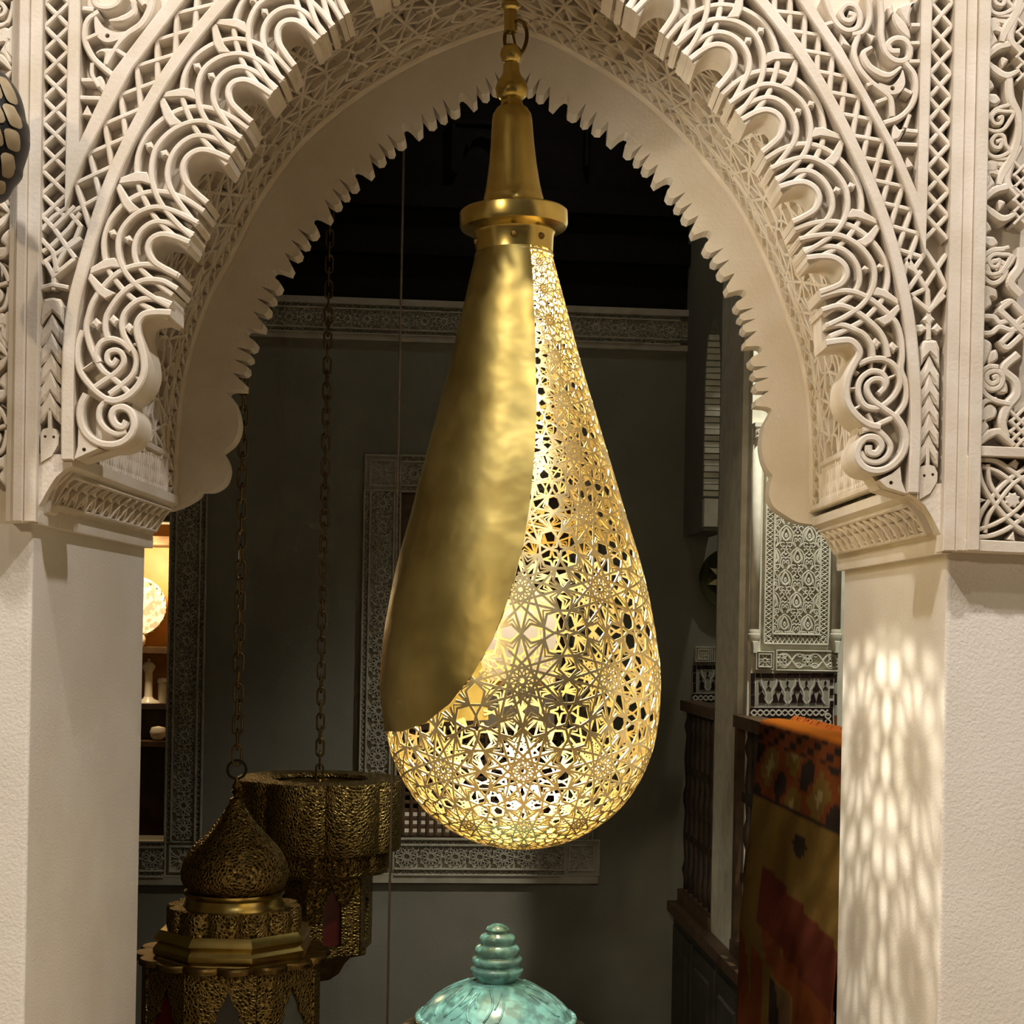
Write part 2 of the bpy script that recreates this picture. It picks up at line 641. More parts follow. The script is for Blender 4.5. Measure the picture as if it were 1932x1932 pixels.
# V strips of the spandrels
VL = [(130, -260), (130, 0), (125, 250), (123, 397), (137, 355), (160, 300), (250, 132), (350, 0), (452, -120), (560, -220), (530, -240), (422, -130), (317, 0), (212, 137), (150, 270), (152, 0), (152, -260)]
VR = [(1762, -260), (1759, 0), (1753, 250), (1746, 483), (1724, 400), (1699, 335), (1674, 275), (1624, 185), (1574, 105), (1504, 0), (1405, -122), (1330, -200), (1352, -226), (1428, -136), (1526, 0), (1589, 92), (1649, 200), (1699, 292), (1730, 364), (1736, 150), (1738, 0), (1740, -260)]
part('spandrel_strip', MB().plate(FP, FP.pts(VL), GH, 0.003, bev=.002))
part('spandrel_strip', MB().plate(FP, FP.pts(VR), GH, 0.003, bev=.002))

# upright frame mouldings either side: three stepped fillets
def molding(cols, y0, y1, lean0, lean1):
    """cols: (x at top edge y0, x right, height)"""
    for (xa, xb, h) in cols:
        q = [(xa + lean0, y0), (xb + lean0, y0), (xb + lean1, y1), (xa + lean1, y1)]
        part('frame_molding', MB().plate(FP, FP.pts(q), GH, h, bev=.002))


molding([(24, 41, 0.004), (41, 60, 0.014), (60, 83, 0.009)], -260, 985, 5, -13)
molding([(1800, 1823, 0.006), (1823, 1842, 0.010), (1842, 1865, 0.016)], -260, 1040, 6, -23)

# diamond lattices -------------------------------------------------------------


def lattice(mp, eL, eR, n, w, h0, h1, start=0.0, end=None, name=None):
    """two crossing zigzags between two edge curves (functions 0..1 -> point)"""
    b = MB()
    for ph in (0, 1):
        pts = []
        for i in range(n + 1):
            t = i / n
            e = eL(t) if (i + ph) % 2 == 0 else eR(t)
            pts.append(e)
        b.ribbon(mp, pts, w, h0, h1, bev=.27)
    return b


def pcurve(L):
    A = np.array(L, float)
    s = np.concatenate([[0], np.cumsum(np.linalg.norm(A[1:] - A[:-1], axis=1))])
    s /= s[-1]

    def f(t):
        return (float(np.interp(t, s, A[:, 0])), float(np.interp(t, s, A[:, 1])))
    return f


LW = 9.6 * K
LTOP = -0.004
# upright columns (crossings every 45 px)
for (a, c, y0, n) in [(((84, -42), (76, 411)), ((130, -42), (124, 411)), -4, 10), (((1760, -41), (1747, 450)), ((1799, -41), (1789, 450)), -30, 11)]:
    el = pcurve(FP.pts([a[0], a[1]]))
    er = pcurve(FP.pts([c[0], c[1]]))
    part('lattice_column', lattice(FP, el, er, n, LW, GH, LTOP))
# curved lattice along the arch bands
cL0 = [(452, -120), (350, 0), (250, 132), (160, 300), (137, 355), (123, 405)]
cL1 = [p for p in outL if -90 < p[1] < 450][::-1]
el = pcurve(FP.pts(cL0))
er = pcurve(FP.pts(cL1))
part('lattice_band', lattice(FP, el, er, 10, LW, GH, LTOP))
cR0 = [(1405, -122), (1504, 0), (1574, 105), (1624, 185), (1674, 275), (1699, 335), (1724, 400), (1746, 485)]
cR1 = [p for p in outR if -90 < p[1] < 530][::-1]
el = pcurve(FP.pts(cR0))
er = pcurve(FP.pts(cR1))
part('lattice_band', lattice(FP, el, er, 15, LW, GH, LTOP))
# foot of both lattices, where they run together
def lines(L, w=9.2, h1=LTOP, h0=GH, rnd=False, sp=False, mp=FP, k=K):
    b = MB()
    for q in L:
        q2 = mp.pts(q)
        b.ribbon(mp, cr(q2, 6) if sp else q2, w * k, h0, h1, round_=rnd)
    return b


part('lattice_foot', lines([
    [(76, 405), (100, 430), (122, 462), (140, 486)], [(77, 432), (98, 408), (122, 392), (150, 425), (140, 450), (110, 474), (78, 496)],
    [(76, 450), (98, 474), (106, 512)], [(152, 448), (122, 470), (104, 500), (99, 520)], [(150, 400), (128, 430), (98, 460), (78, 474)],
    [(98, 430), (118, 410), (140, 388)], [(82, 488), (99, 520), (140, 486)], [(99, 515), (99, 545)], [(76, 542), (99, 536), (128, 542)]]))
part('lattice_foot', lines([
    [(1712, 484), (1732, 515), (1752, 548), (1754, 585)], [(1788, 478), (1766, 512), (1745, 545), (1722, 556)], [(1746, 470), (1770, 506), (1786, 540), (1756, 586)],
    [(1746, 478), (1726, 508), (1712, 500)], [(1724, 560), (1754, 586), (1784, 556)], [(1740, 510), (1716, 545)], [(1754, 578), (1754, 640)]]))
part('lattice_stud', MB().plate(FP, FP.pts([(1742, 602), (1754, 588), (1766, 602), (1754, 616)]), GH, LTOP, bev=.004))
part('lattice_stud', MB().plate(FP, FP.pts([(1730, 612), (1742, 610), (1752, 620), (1740, 630), (1730, 626)]), GH, LTOP, bev=.004))
part('lattice_stud', MB().plate(FP, FP.pts([(1758, 620), (1770, 608), (1781, 620), (1770, 630)]), GH, LTOP, bev=.004))

# chevron columns ---------------------------------------------------------------


def chevrons(cx0, cx1, y0, n, pitch, hw, bulb, eyes):
    for i in range(n):
        y = y0 + i * pitch
        c = cx0 + (cx1 - cx0) * i / max(1, n - 1)
        f = hw * (1 if i else .95)
        if i == 0:
            q = [(c - f, y + 14), (c - f * .7, y), (c, y - 3), (c + f * .7, y), (c + f, y + 14), (c + f, y + 50), (c + f * .5, y + 36), (c, y + 24), (c - f * .5, y + 36), (c - f, y + 50)]
        else:
            q = [(c, y - 12), (c + f * .5, y + 10), (c + f, y + 26), (c + f * .96, y + 54), (c + f * .5, y + 44), (c, y + 26), (c - f * .5, y + 44), (c - f * .96, y + 54), (c - f, y + 26), (c - f * .5, y + 10)]
        part('chevron_leaf', MB().plate(FP, FP.pts(q), GH, -.003 - .0016 * (i % 2), bev=.0045))
    c, yb, hb = bulb
    part('stem', lines([[(c, yb - 32), (c, yb + 6)]], 7))
    holes = []
    for (ex, ey) in eyes:
        holes.append([FP.px(ex + 3 * math.cos(a * .785), ey + 3 * math.sin(a * .785)) for a in range(8)])
    q = [(c - 17, yb + 14), (c - 12, yb + 3), (c, yb), (c + 12, yb + 3), (c + 18, yb + 16), (c + 17, yb + 32), (c + 4, yb + 54), (c - 16, yb + 66), (c - 17, yb + 40)]
    part('bud', MB().plate(FP, FP.pts(q), GH, -.003, holes=holes))


chevrons(97, 92, 563, 6, 37, 23, (92, 806, 18), [(84, 823), (100, 824)])
chevrons(1756, 1754, 642, 6, 37, 19, (1752, 876, 18), [(1745, 897), (1761, 895)])

# lobed interlace: nested U ribs, one unit for each lobe --------------------------
# (position along the arch about the lobe's middle, distance from the band 0 .. tip of the fingers 1)
U0 = [(-.25, 1.0), (-.215, .84), (-.17, .70), (-.09, .61), (0, .575), (.10, .595), (.19, .68), (.23, .82), (.24, 1.0)]
U1 = [(-.52, 1.0), (-.41, .77), (-.30, .565), (-.17, .455), (0, .415), (.17, .45), (.305, .56), (.365, .77), (.36, 1.0)]
U2 = [(-.68, 1.0), (-.60, .77), (-.49, .54), (-.36, .38), (-.2, .275), (0, .225), (.2, .275), (.36, .385), (.47, .54), (.51, .77), (.51, 1.0)]
U3 = [(-.82, 1.0), (-.745, .76), (-.66, .54), (-.54, .36), (-.4, .20), (-.2, .09), (0, .05), (.2, .09), (.4, .19), (.56, .345), (.655, .55), (.68, .78), (.66, 1.0)]
LIMB = [(0, 0.01), (.06, 0.005), (.2, .15), (.24, .25), (.15, .36), (.12, .24), (.07, .15), (.0, .04)]


def lobe_side(tips, fins, n, tagname):
    ft, ff = lerp_curve(tips), lerp_curve(fins)

    def pt(g, t):
        q = ft(g) * (1 - t) + ff(g) * t
        return FP.px(q[0], q[1])
    for i in range(1, n):
        c = i + .5
        g = [pt(c + s, t) for s, t in [(-.5, -.06), (0, -.09), (.5, -.06), (.5, .90), (.34, .90), (.225, .90)]] + \
            [pt(c + s, t) for s, t in cr(U0[1:-1], 3)[::-1]] + [pt(c + s, t) for s, t in [(-.225, .90), (-.34, .90), (-.5, .90)]]
        gb = MB().plate(FP, g, DEEP, GH + .002, back=True)
        unit = part('lobe', gb)
        for k, (U, w) in enumerate([(U0, 12.5), (U1, 10.5), (U2, 10.5), (U3, 10.5)]):
            top = (-.001, -.004, -.002, -.005)[k]
            r = MB()
            r.ribbon(FP, [pt(c + s, t) for s, t in cr(U, 5)], w * K, DEEP, top, bev=.24)
            r.build('arc_rib', 'plaster_carved', unit)
        for sg in (1, -1):
            b2 = MB().plate(FP, [pt(i + sg * s, t) for s, t in LIMB], GH, -.002, bev=.002)
            b2.build('tip_leaf', 'plaster_carved', unit)
        for (s, t) in ((-.01, .135), (-.01, .325)):
            q = [pt(c + s - .05, t), pt(c + s, t - .05), pt(c + s + .05, t), pt(c + s, t + .055)]
            MB().plate(FP, q, GH, -.004, bev=.004).build('stud', 'plaster_carved', unit)


lobe_side(TIP_L, FIN_L, 8, 'L')
lobe_side(TIP_R, FIN_R, 8, 'R')

# scrolls at the feet of the lobed arch --------------------------------------------


def scroll(rim, ribs, bars, studs, tri, hole, ground, ox, oy):
    g = FP.pts(Z1(ground, ox, oy))
    base = part('scroll', MB().plate(FP, g, DEEP, GH + .002, back=True))
    for r in rim:
        b = MB()
        b.ribbon(FP, cr(FP.pts(Z1(r, ox, oy)), 7), 14 * K, DEEP, 0.001, bev=.22)
        b.build('rim', 'plaster_carved', base)
    for r in ribs:
        b = MB()
        b.ribbon(FP, cr(FP.pts(Z1(r, ox, oy)), 7), 11 * K, DEEP if len(r) > 8 or r[0][1] < 530 else GH, -0.002, bev=.24)
        b.build('arc_rib', 'plaster_carved', base)
    for r in bars:
        b = MB()
        b.ribbon(FP, FP.pts(Z1(r, ox, oy)), 8 * K, GH, -0.006, round_=True)
        b.build('cross_bar', 'plaster_carved', base)
    for (x, y) in studs:
        q = Z1([(x - 42, y), (x - 5, y - 45), (x + 42, y), (x + 5, y + 48)], ox, oy)
        MB().plate(FP, FP.pts(q), GH, -.004, bev=.004).build('stud', 'plaster_carved', base)
    hx, hy = hole
    hl = [FP.px(ox + hx / 4 + 4 * math.cos(a * .785), oy + hy / 4 + 4 * math.sin(a * .785)) for a in range(8)]
    MB().plate(FP, FP.pts(Z1(tri, ox, oy)), GH, -.002, holes=[hl]).build('foot_leaf', 'plaster_carved', base)


scroll(
    rim=[[(1290, 430), (1190, 425), (1090, 440), (1040, 500), (1035, 580), (1062, 680), (1085, 780), (1085, 880), (1045, 975), (965, 1055), (870, 1092), (790, 1080)],
         [(650, 1040), (612, 1120), (602, 1220), (632, 1320), (705, 1392), (800, 1424), (905, 1412), (985, 1350), (1012, 1262), (985, 1180), (930, 1142), (868, 1152), (842, 1205), (868, 1268), (925, 1290), (955, 1245)]],
    ribs=[[(1350, 150), (1230, 85), (1100, 60), (960, 85), (850, 150), (760, 245), (700, 335), (665, 430), (645, 540), (665, 650), (700, 740), (760, 850), (820, 900), (900, 965), (965, 1030)],
          [(1335, 245), (1220, 185), (1090, 180), (985, 225), (905, 290), (850, 360), (800, 450), (790, 540), (805, 620)],
          [(1290, 360), (1190, 322), (1090, 318), (1010, 350), (940, 420), (915, 500), (925, 580), (965, 660), (1015, 740), (1022, 820), (990, 900), (920, 965), (820, 1040)],
          [(620, 560), (585, 660), (580, 780), (605, 880), (660, 960), (730, 1030), (800, 1080)],
          [(740, 800), (720, 740), (755, 655), (830, 622), (915, 648), (985, 715)],
          [(700, 995), (800, 925), (880, 870), (928, 800), (915, 735), (868, 708), (812, 728), (805, 785), (845, 815), (880, 770)],
          [(790, 1100), (750, 1150), (745, 1230), (790, 1300), (870, 1340), (950, 1325)]],
    bars=[[(620, 850), (690, 800)], [(850, 930), (970, 1025)], [(810, 1060), (890, 1000)], [(1000, 660), (1050, 668)], [(1010, 772), (1080, 770)], [(995, 895), (1060, 940)], [(700, 1000), (650, 960)]],
    studs=[(722, 505), (852, 480), (970, 540)],
    tri=[(590, 1300), (640, 1330), (740, 1450), (560, 1530), (585, 1440)], hole=(632, 1460),
    ground=[(540, 380), (600, 90), (700, 100), (1290, 262), (1290, 425), (1090, 440), (1040, 500), (1035, 580), (1062, 680), (1085, 780), (1085, 880), (1045, 975), (965, 1055), (960, 1120), (985, 1180), (1012, 1262), (985, 1350), (905, 1412), (740, 1470), (540, 1530)],
    ox=0, oy=483)
scroll(
    rim=[[(440, 655), (540, 640), (625, 640), (680, 690), (690, 745), (640, 840), (604, 930), (594, 1030), (614, 1125), (680, 1212), (765, 1272), (850, 1290)],
         [(960, 1205), (1022, 1300), (1042, 1400), (1010, 1505), (930, 1588), (830, 1622), (735, 1600), (678, 1530), (684, 1440), (740, 1375), (815, 1375), (856, 1430), (822, 1488), (765, 1480), (760, 1428)]],
    ribs=[[(395, 300), (540, 262), (660, 270), (780, 325), (880, 405), (955, 480), (985, 530), (1015, 640), (1018, 760), (1010, 860), (1045, 960), (1050, 1050), (1025, 1135), (965, 1205), (880, 1250), (800, 1285)],
          [(440, 520), (560, 515), (655, 550), (730, 590), (785, 670), (800, 770)], [(410, 405), (540, 372), (650, 405), (750, 475), (840, 560), (890, 650), (912, 760)],
          [(690, 815), (770, 780), (865, 772), (945, 812), (992, 885), (1000, 965), (960, 1050), (890, 1115), (820, 1145), (745, 1130), (700, 1070), (686, 990), (715, 915), (785, 868), (860, 880), (900, 940), (880, 1000)],
          [(845, 1035), (885, 985), (862, 935), (805, 928), (756, 965), (755, 1020), (795, 1085), (860, 1135), (960, 1205)],
          [(720, 1310), (805, 1300), (885, 1360), (930, 1435), (900, 1515), (830, 1552), (745, 1535), (700, 1480)]],
    bars=[[(640, 850), (695, 880)], [(600, 1000), (680, 995)], [(650, 1160), (715, 1120)], [(795, 790), (790, 850)], [(905, 810), (880, 870)], [(980, 890), (915, 920)], [(770, 1180), (800, 1250)], [(840, 1170), (800, 1130)]],
    studs=[(822, 655), (950, 685)],
    tri=[(840, 1690), (940, 1640), (1000, 1590), (1010, 1700), (1045, 1790), (900, 1745)], hole=(932, 1710),
    ground=[(1080, 380), (1050, 330), (430, 392), (440, 648), (625, 640), (680, 690), (690, 745), (640, 840), (604, 930), (594, 1030), (614, 1125), (680, 1212), (720, 1290), (690, 1380), (670, 1450), (678, 1530), (735, 1600), (830, 1660), (880, 1745), (1060, 1800), (1080, 1000)],
    ox=1449, oy=483)

# arabesques in the spandrels -------------------------------------------------------
def ara(ribs, leaves, ox, oy, holes={}, parent=wf):
    for w, L in ribs:
        part('scroll_stem', MB().ribbon(FP, cr(FP.pts(Z1(L, ox, oy)), 7), np.array(w) / 4 * K if not np.isscalar(w) else w / 4 * K, GH, -.003, bev=.25), parent=parent)
    for i, L in enumerate(leaves):
        hs = []
        if i in holes:
            hx, hy = holes[i]
            hs = [[FP.px(ox + hx / 4 + 4.5 * math.cos(a * .785), oy + hy / 4 + 4.5 * math.sin(a * .785)) for a in range(8)]]
        q = cr(FP.pts(Z1(L, ox, oy)), 4, closed=True) if len(L) > 4 else FP.pts(Z1(L, ox, oy))
        part('carved_leaf', MB().plate(FP, q, GH, -.004, bev=0 if hs else .003, holes=hs), parent=parent)


ara([(46, [(740, 80), (660, 140), (632, 230), (640, 320), (690, 420), (770, 500), (870, 580)]),
     ([60, 60, 30], [(1150, -60), (1125, 70), (1060, 180), (960, 250), (880, 340), (800, 480)]),
     ([20, 55, 60, 25], [(820, 150), (920, 135), (1000, 90), (1015, 20)]),
     (44, [(690, -40), (720, 30), (800, 50), (880, 20), (930, -60)]),
     (40, [(620, 60), (700, 70)]), (40, [(1010, -60), (1080, 30)]),
     (36, [(640, 290), (730, 250)]), (36, [(860, 365), (950, 420)]), (36, [(610, 600), (710, 600)]), (40, [(600, 735), (780, 742)]),
     (30, [(690, 470), (690, 560), (740, 650)])],
    [[(715, 110), (780, 195), (880, 235), (970, 225), (900, 285), (800, 310), (728, 268), (708, 190)],
     [(715, 395), (760, 360), (850, 355), (900, 330), (840, 420), (800, 500), (775, 470), (780, 400)],
     [(755, 565), (790, 640), (790, 710), (730, 650), (700, 600)],
     [(650, 785), (692, 872), (608, 865)]],
    0, 0, holes={0: (805, 262)})
ara([(46, [(610, 95), (650, 110), (630, 150), (575, 140), (555, 85), (600, 30), (665, 45), (700, 120), (680, 200), (610, 225), (540, 190), (480, 100), (430, -30)]),
     (46, [(745, -60), (770, 60), (765, 160), (720, 235), (640, 250)]),
     (50, [(850, -60), (862, 120), (860, 250), (885, 365), (940, 435), (1010, 455), (1068, 425), (1075, 345), (1030, 290), (965, 285), (915, 325), (935, 375), (1000, 380)]),
     ([30, 60, 62, 25], [(790, 350), (725, 400), (760, 490), (850, 550), (930, 560), (1010, 500)]),
     (44, [(690, 250), (655, 380), (690, 500), (770, 600), (850, 665), (930, 740), (945, 870)]),
     (44, [(1040, 470), (1108, 560), (1120, 680), (1088, 790), (1000, 880), (880, 925)]),
     (36, [(1085, 185), (1155, 185)]), (36, [(1085, 320), (1155, 320)]), (36, [(1070, 460), (1155, 460)]), (36, [(1045, 980), (1135, 990)]), (40, [(975, 1085), (1140, 1092)]),
     (34, [(820, 770), (900, 740)]), (34, [(750, 640), (800, 620)]), (34, [(430, 180), (500, 160)]), (30, [(1075, 860), (1040, 960)]), (34, [(1030, 670), (1090, 700)])],
    [[(955, 80), (1030, 150), (1075, 230), (1070, 290), (985, 220), (945, 140)],
     [(840, 620), (935, 640), (1000, 570), (1022, 520), (1040, 620), (1000, 690), (930, 705), (870, 680)],
     [(555, 240), (600, 300), (640, 350), (560, 330)], [(740, 235), (820, 265), (785, 320)],
     [(960, 930), (1000, 970), (1040, 960), (1000, 1040), (950, 1050), (945, 990)], [(1060, 1175), (1110, 1250), (1038, 1268)],
     [(905, 50), (940, 20), (960, 90), (920, 120)], [(990, 50), (1110, 0), (1130, -40), (1080, 90), (1060, 180)]],
    1449, 0, holes={1: (945, 660)})

# outer panels of scrollwork beyond the frame mouldings ------------------------------
def outer_panel(fx, repeats, parent, ymax=1e9):
    """fx maps read coordinates (3.864x of 1780,0) to pixels"""
    def rb0(w, L, sp=True):
        q = FP.pts([fx(x, y) for x, y in L])
        part('scroll_stem', MB().ribbon(FP, cr(q, 6) if sp else q, np.array(w) / 3.864 * K if not np.isscalar(w) else w / 3.864 * K, GH, .004, bev=.22), parent=parent)

    def lf0(L):
        q = cr(FP.pts([fx(x, y) for x, y in L]), 4, closed=True)
        part('carved_leaf', MB().plate(FP, q, GH, .002, bev=.003), parent=parent)
    def ok(L):
        return max(fx(x, y)[1] for x, y in L) < ymax

    def rb(w, L, sp=True):
        if ok(L):
            rb0(w, L, sp)

    def lf(L):
        if ok(L):
            lf0(L)
    for oy in repeats:
        A = lambda L: [(x, y + oy) for x, y in L]
        rb([50, 75, 60, 40], A([(580, 30), (505, 170), (490, 290), (565, 390)]))
        rb([20, 60, 60], A([(312, 440), (395, 355), (490, 325)]))
        rb([20, 60, 60, 30], A([(312, 440), (375, 510), (465, 560), (560, 520)]))
        rb([60, 70, 55, 70, 75, 40], A([(485, 560), (500, 720), (560, 850), (562, 1000), (520, 1150), (455, 1270), (430, 1350)]))
        rb(30, A([(312, 940), (340, 870), (400, 800), (510, 765)]))
        rb(30, A([(410, 870), (440, 860), (430, 905), (385, 905), (365, 860), (400, 820), (460, 820), (520, 830), (490, 900), (450, 950), (390, 965), (320, 945)]))
        rb(32, A([(400, 1040), (440, 1030), (430, 1080), (385, 1075), (370, 1030), (410, 985), (455, 1000), (470, 1060), (500, 1110), (420, 1150), (350, 1130), (320, 1050), (310, 980)]))
        rb(26, A([(350, 1130), (400, 1160), (490, 1165)]))
        lf(A([(350, 130), (430, 110), (470, 140), (460, 190), (400, 180), (450, 220), (420, 250), (370, 240), (400, 300), (370, 340), (340, 390), (318, 370), (350, 280), (335, 190)]))
        lf(A([(310, 560), (360, 590), (380, 640), (340, 680), (400, 690), (430, 740), (380, 770), (320, 720)]))
        lf(A([(300, 1160), (360, 1180), (420, 1180), (410, 1250), (340, 1260), (375, 1320), (330, 1380), (300, 1400)]))
        lf(A([(430, 420), (480, 440), (440, 490)]))
        for k in range(4):
            rb(22, A([(540, 240 + 90 * k), (640, 340 + 90 * k)]), False)
            rb(22, A([(540, 330 + 90 * k), (640, 230 + 90 * k)]), False)
        for k in range(3):
            rb(22, A([(530, 1180 + 90 * k), (640, 1290 + 90 * k)]), False)
            rb(22, A([(530, 1290 + 90 * k), (640, 1180 + 90 * k)]), False)


outer_panel(lambda x, y: (1780 + x / 3.864 - .020 * y / 3.864, y / 3.864), (-1040, 0, 1040), wf, 520)
outer_panel(lambda x, y: (106 - x / 3.864 - .014 * y / 3.864, y / 3.864 + 20), (-1040, 0, 1040, 2080), wf)
# knotwork foot of the right-hand outer panel
QQ = lambda L: FP.pts([(1780 + x / 3.33, 480 + y / 3.33) for x, y in L])
for w, L in [(34, [(235, 30), (300, -20), (380, -30)]), (34, [(320, 95), (350, 80), (360, 115), (325, 140), (285, 120), (280, 75), (320, 45), (375, 60), (390, 110), (360, 165), (305, 185), (255, 150), (240, 80), (235, 20)]),
             ([60, 70, 60], [(490, -40), (480, 80), (420, 180), (480, 260)]), (46, [(360, 120), (410, 60), (440, 10)]),
             (34, [(215, 395), (310, 395), (350, 430), (420, 420), (500, 450)]), (34, [(215, 500), (300, 495), (350, 460), (430, 480), (520, 440)]),
             (40, [(360, 320), (420, 300), (480, 360), (540, 420)]), (40, [(340, 350), (400, 400), (450, 450), (520, 520)]), (40, [(360, 560), (420, 500), (470, 430), (530, 370)]), (40, [(350, 540), (390, 590), (440, 560), (520, 480)]), (40, [(420, 300), (360, 350), (400, 400)]),
             (34, [(305, 780), (330, 770), (335, 800), (300, 815), (270, 790), (280, 750), (330, 735), (370, 770), (355, 830), (300, 850), (250, 820), (235, 760), (280, 710), (340, 710)]),
             ([60, 50, 60, 70, 60, 40], [(470, 630), (380, 720), (450, 800), (460, 880), (400, 960), (370, 1060), (400, 1150)]), (34, [(225, 790), (250, 870), (320, 920), (410, 940)]),
             (34, [(330, 915), (270, 920), (235, 960), (240, 1040)]), ([20, 60, 40], [(215, 1200), (290, 1130), (370, 1110)]), ([40, 30], [(350, 1120), (440, 1200)])]:
    part('scroll_stem', MB().ribbon(FP, cr(QQ(L), 6), np.array(w) / 3.33 * K if not np.isscalar(w) else w / 3.33 * K, GH, .004, bev=.22))
for L in [[(240, 230), (270, 190), (330, 220), (335, 280), (295, 270), (300, 320), (240, 365), (230, 340)], [(215, 530), (290, 550), (300, 600), (260, 690), (230, 700)], [(290, 620), (330, 600), (340, 660), (280, 690)],
          [(250, 960), (300, 940), (335, 980), (320, 1030), (270, 1050), (285, 1090), (240, 1150), (215, 1140), (230, 1040)], [(350, 830), (390, 800), (400, 870), (340, 870)]]:
    part('carved_leaf', MB().plate(FP, cr(QQ(L), 4, closed=True), GH, .002, bev=.003))
for k in range(4):
    part('scroll_stem', MB().ribbon(FP, QQ([(415, 980 + 62 * k), (560, 1120 + 62 * k)]), 20 / 3.33 * K, GH, .002))
    part('scroll_stem', MB().ribbon(FP, QQ([(415, 1060 + 62 * k), (560, 920 + 62 * k)]), 20 / 3.33 * K, GH, .002))
# closing bars and the square rosette panel at the foot of the right-hand one
q = lambda x, y: (1780 + x / 3.33, 480 + y / 3.33)
part('frame_molding', MB().plate(FP, FP.pts([q(150, 1205), (2500, 868), (2500, 884), q(140, 1270)]), GH, .012, bev=.002))
part('frame_molding', MB().plate(FP, FP.pts([q(130, 1270), q(195, 1270), q(180, 1795), q(120, 1795)]), GH, .012, bev=.002))
part('frame_molding', MB().plate(FP, FP.pts([q(115, 1790), (2500, 1050), (2500, 1068), q(110, 1865)]), GH, .012, bev=.002))
def Q(L):
    return FP.pts([q(x, y) for x, y in L])


for w, L in [(30, [(215, 1290), (330, 1300), (440, 1370), (560, 1480), (640, 1600)]), (26, [(240, 1330), (330, 1360), (430, 1430), (560, 1560)]),
             (30, [(215, 1290), (235, 1420), (300, 1540), (390, 1650), (500, 1740), (640, 1790)]), (26, [(280, 1320), (290, 1430), (350, 1530), (440, 1630), (560, 1700)]),
             (30, [(200, 1780), (230, 1640), (320, 1510), (430, 1400), (560, 1320), (640, 1290)]), (26, [(260, 1750), (280, 1650), (340, 1560), (440, 1440), (560, 1370)]),
             (30, [(200, 1780), (320, 1760), (440, 1700), (560, 1590), (640, 1480)]), (26, [(220, 1730), (330, 1690), (440, 1620), (560, 1500)])]:
    part('rosette_strap', MB().ribbon(FP, cr(Q(L), 6), w / 3.33 * K, GH, .003, bev=.25))
cq = [q(430 + (52 if k % 2 else 40) * math.cos(k * math.pi / 8), 1545 + (52 if k % 2 else 40) * math.sin(k * math.pi / 8)) for k in range(16)]
part('rosette_star', MB().plate(FP, FP.pts(cq), GH, .004, bev=.002))
part('carved_leaf', MB().plate(FP, Q([(410, 1330), (450, 1285), (475, 1310), (460, 1350)]), GH, .002, bev=.003))
part('carved_leaf', MB().plate(FP, Q([(200, 1520), (270, 1545), (200, 1575)]), GH, .002, bev=.003))
part('carved_leaf', MB().plate(FP, Q([(440, 1740), (450, 1800), (400, 1790)]), GH, .002, bev=.003))

# --- soffit of the arch: vault surface with interlaced straps ------------------------
RIDGE_L = [(325, 948), (327, 858), (335, 758), (355, 658), (390, 558), (430, 483), (483, 378), (558, 275), (633, 207), (695, 163), (770, 118), (833, 88), (900, 62), (960, 44)]
RIDGE_R = [(960, 44), (1030, 68), (1091, 100), (1155, 138), (1216, 182), (1270, 230), (1316, 280), (1391, 375), (1451, 490), (1490, 590), (1520, 683), (1533, 783), (1537, 880), (1537, 968)]


class Vault:
    def __init__(self, px):
        A = np.array([tuple(P(x, y, D))[0::2] for x, y in cr(px, 6)])
        s = np.concatenate([[0], np.cumsum(np.linalg.norm(A[1:] - A[:-1], axis=1))])
        self.A, self.s, self.L = A, s, s[-1]
        t = np.gradient(A, axis=0)
        t /= np.linalg.norm(t, axis=1, keepdims=True)
        n = np.stack([t[:, 1], -t[:, 0]], 1)
        c = np.array([0.0, 1.5])
        n[((c - A) * n).sum(1) < 0] *= -1
        self.n = n

    def __call__(self, u, v, h=0.0):
        u = max(0, min(self.L, u))
        x = np.interp(u, self.s, self.A[:, 0])
        z = np.interp(u, self.s, self.A[:, 1])
        nx = np.interp(u, self.s, self.n[:, 0])
        nz = np.interp(u, self.s, self.n[:, 1])
        return Vector((x + nx * h, v, z + nz * h))


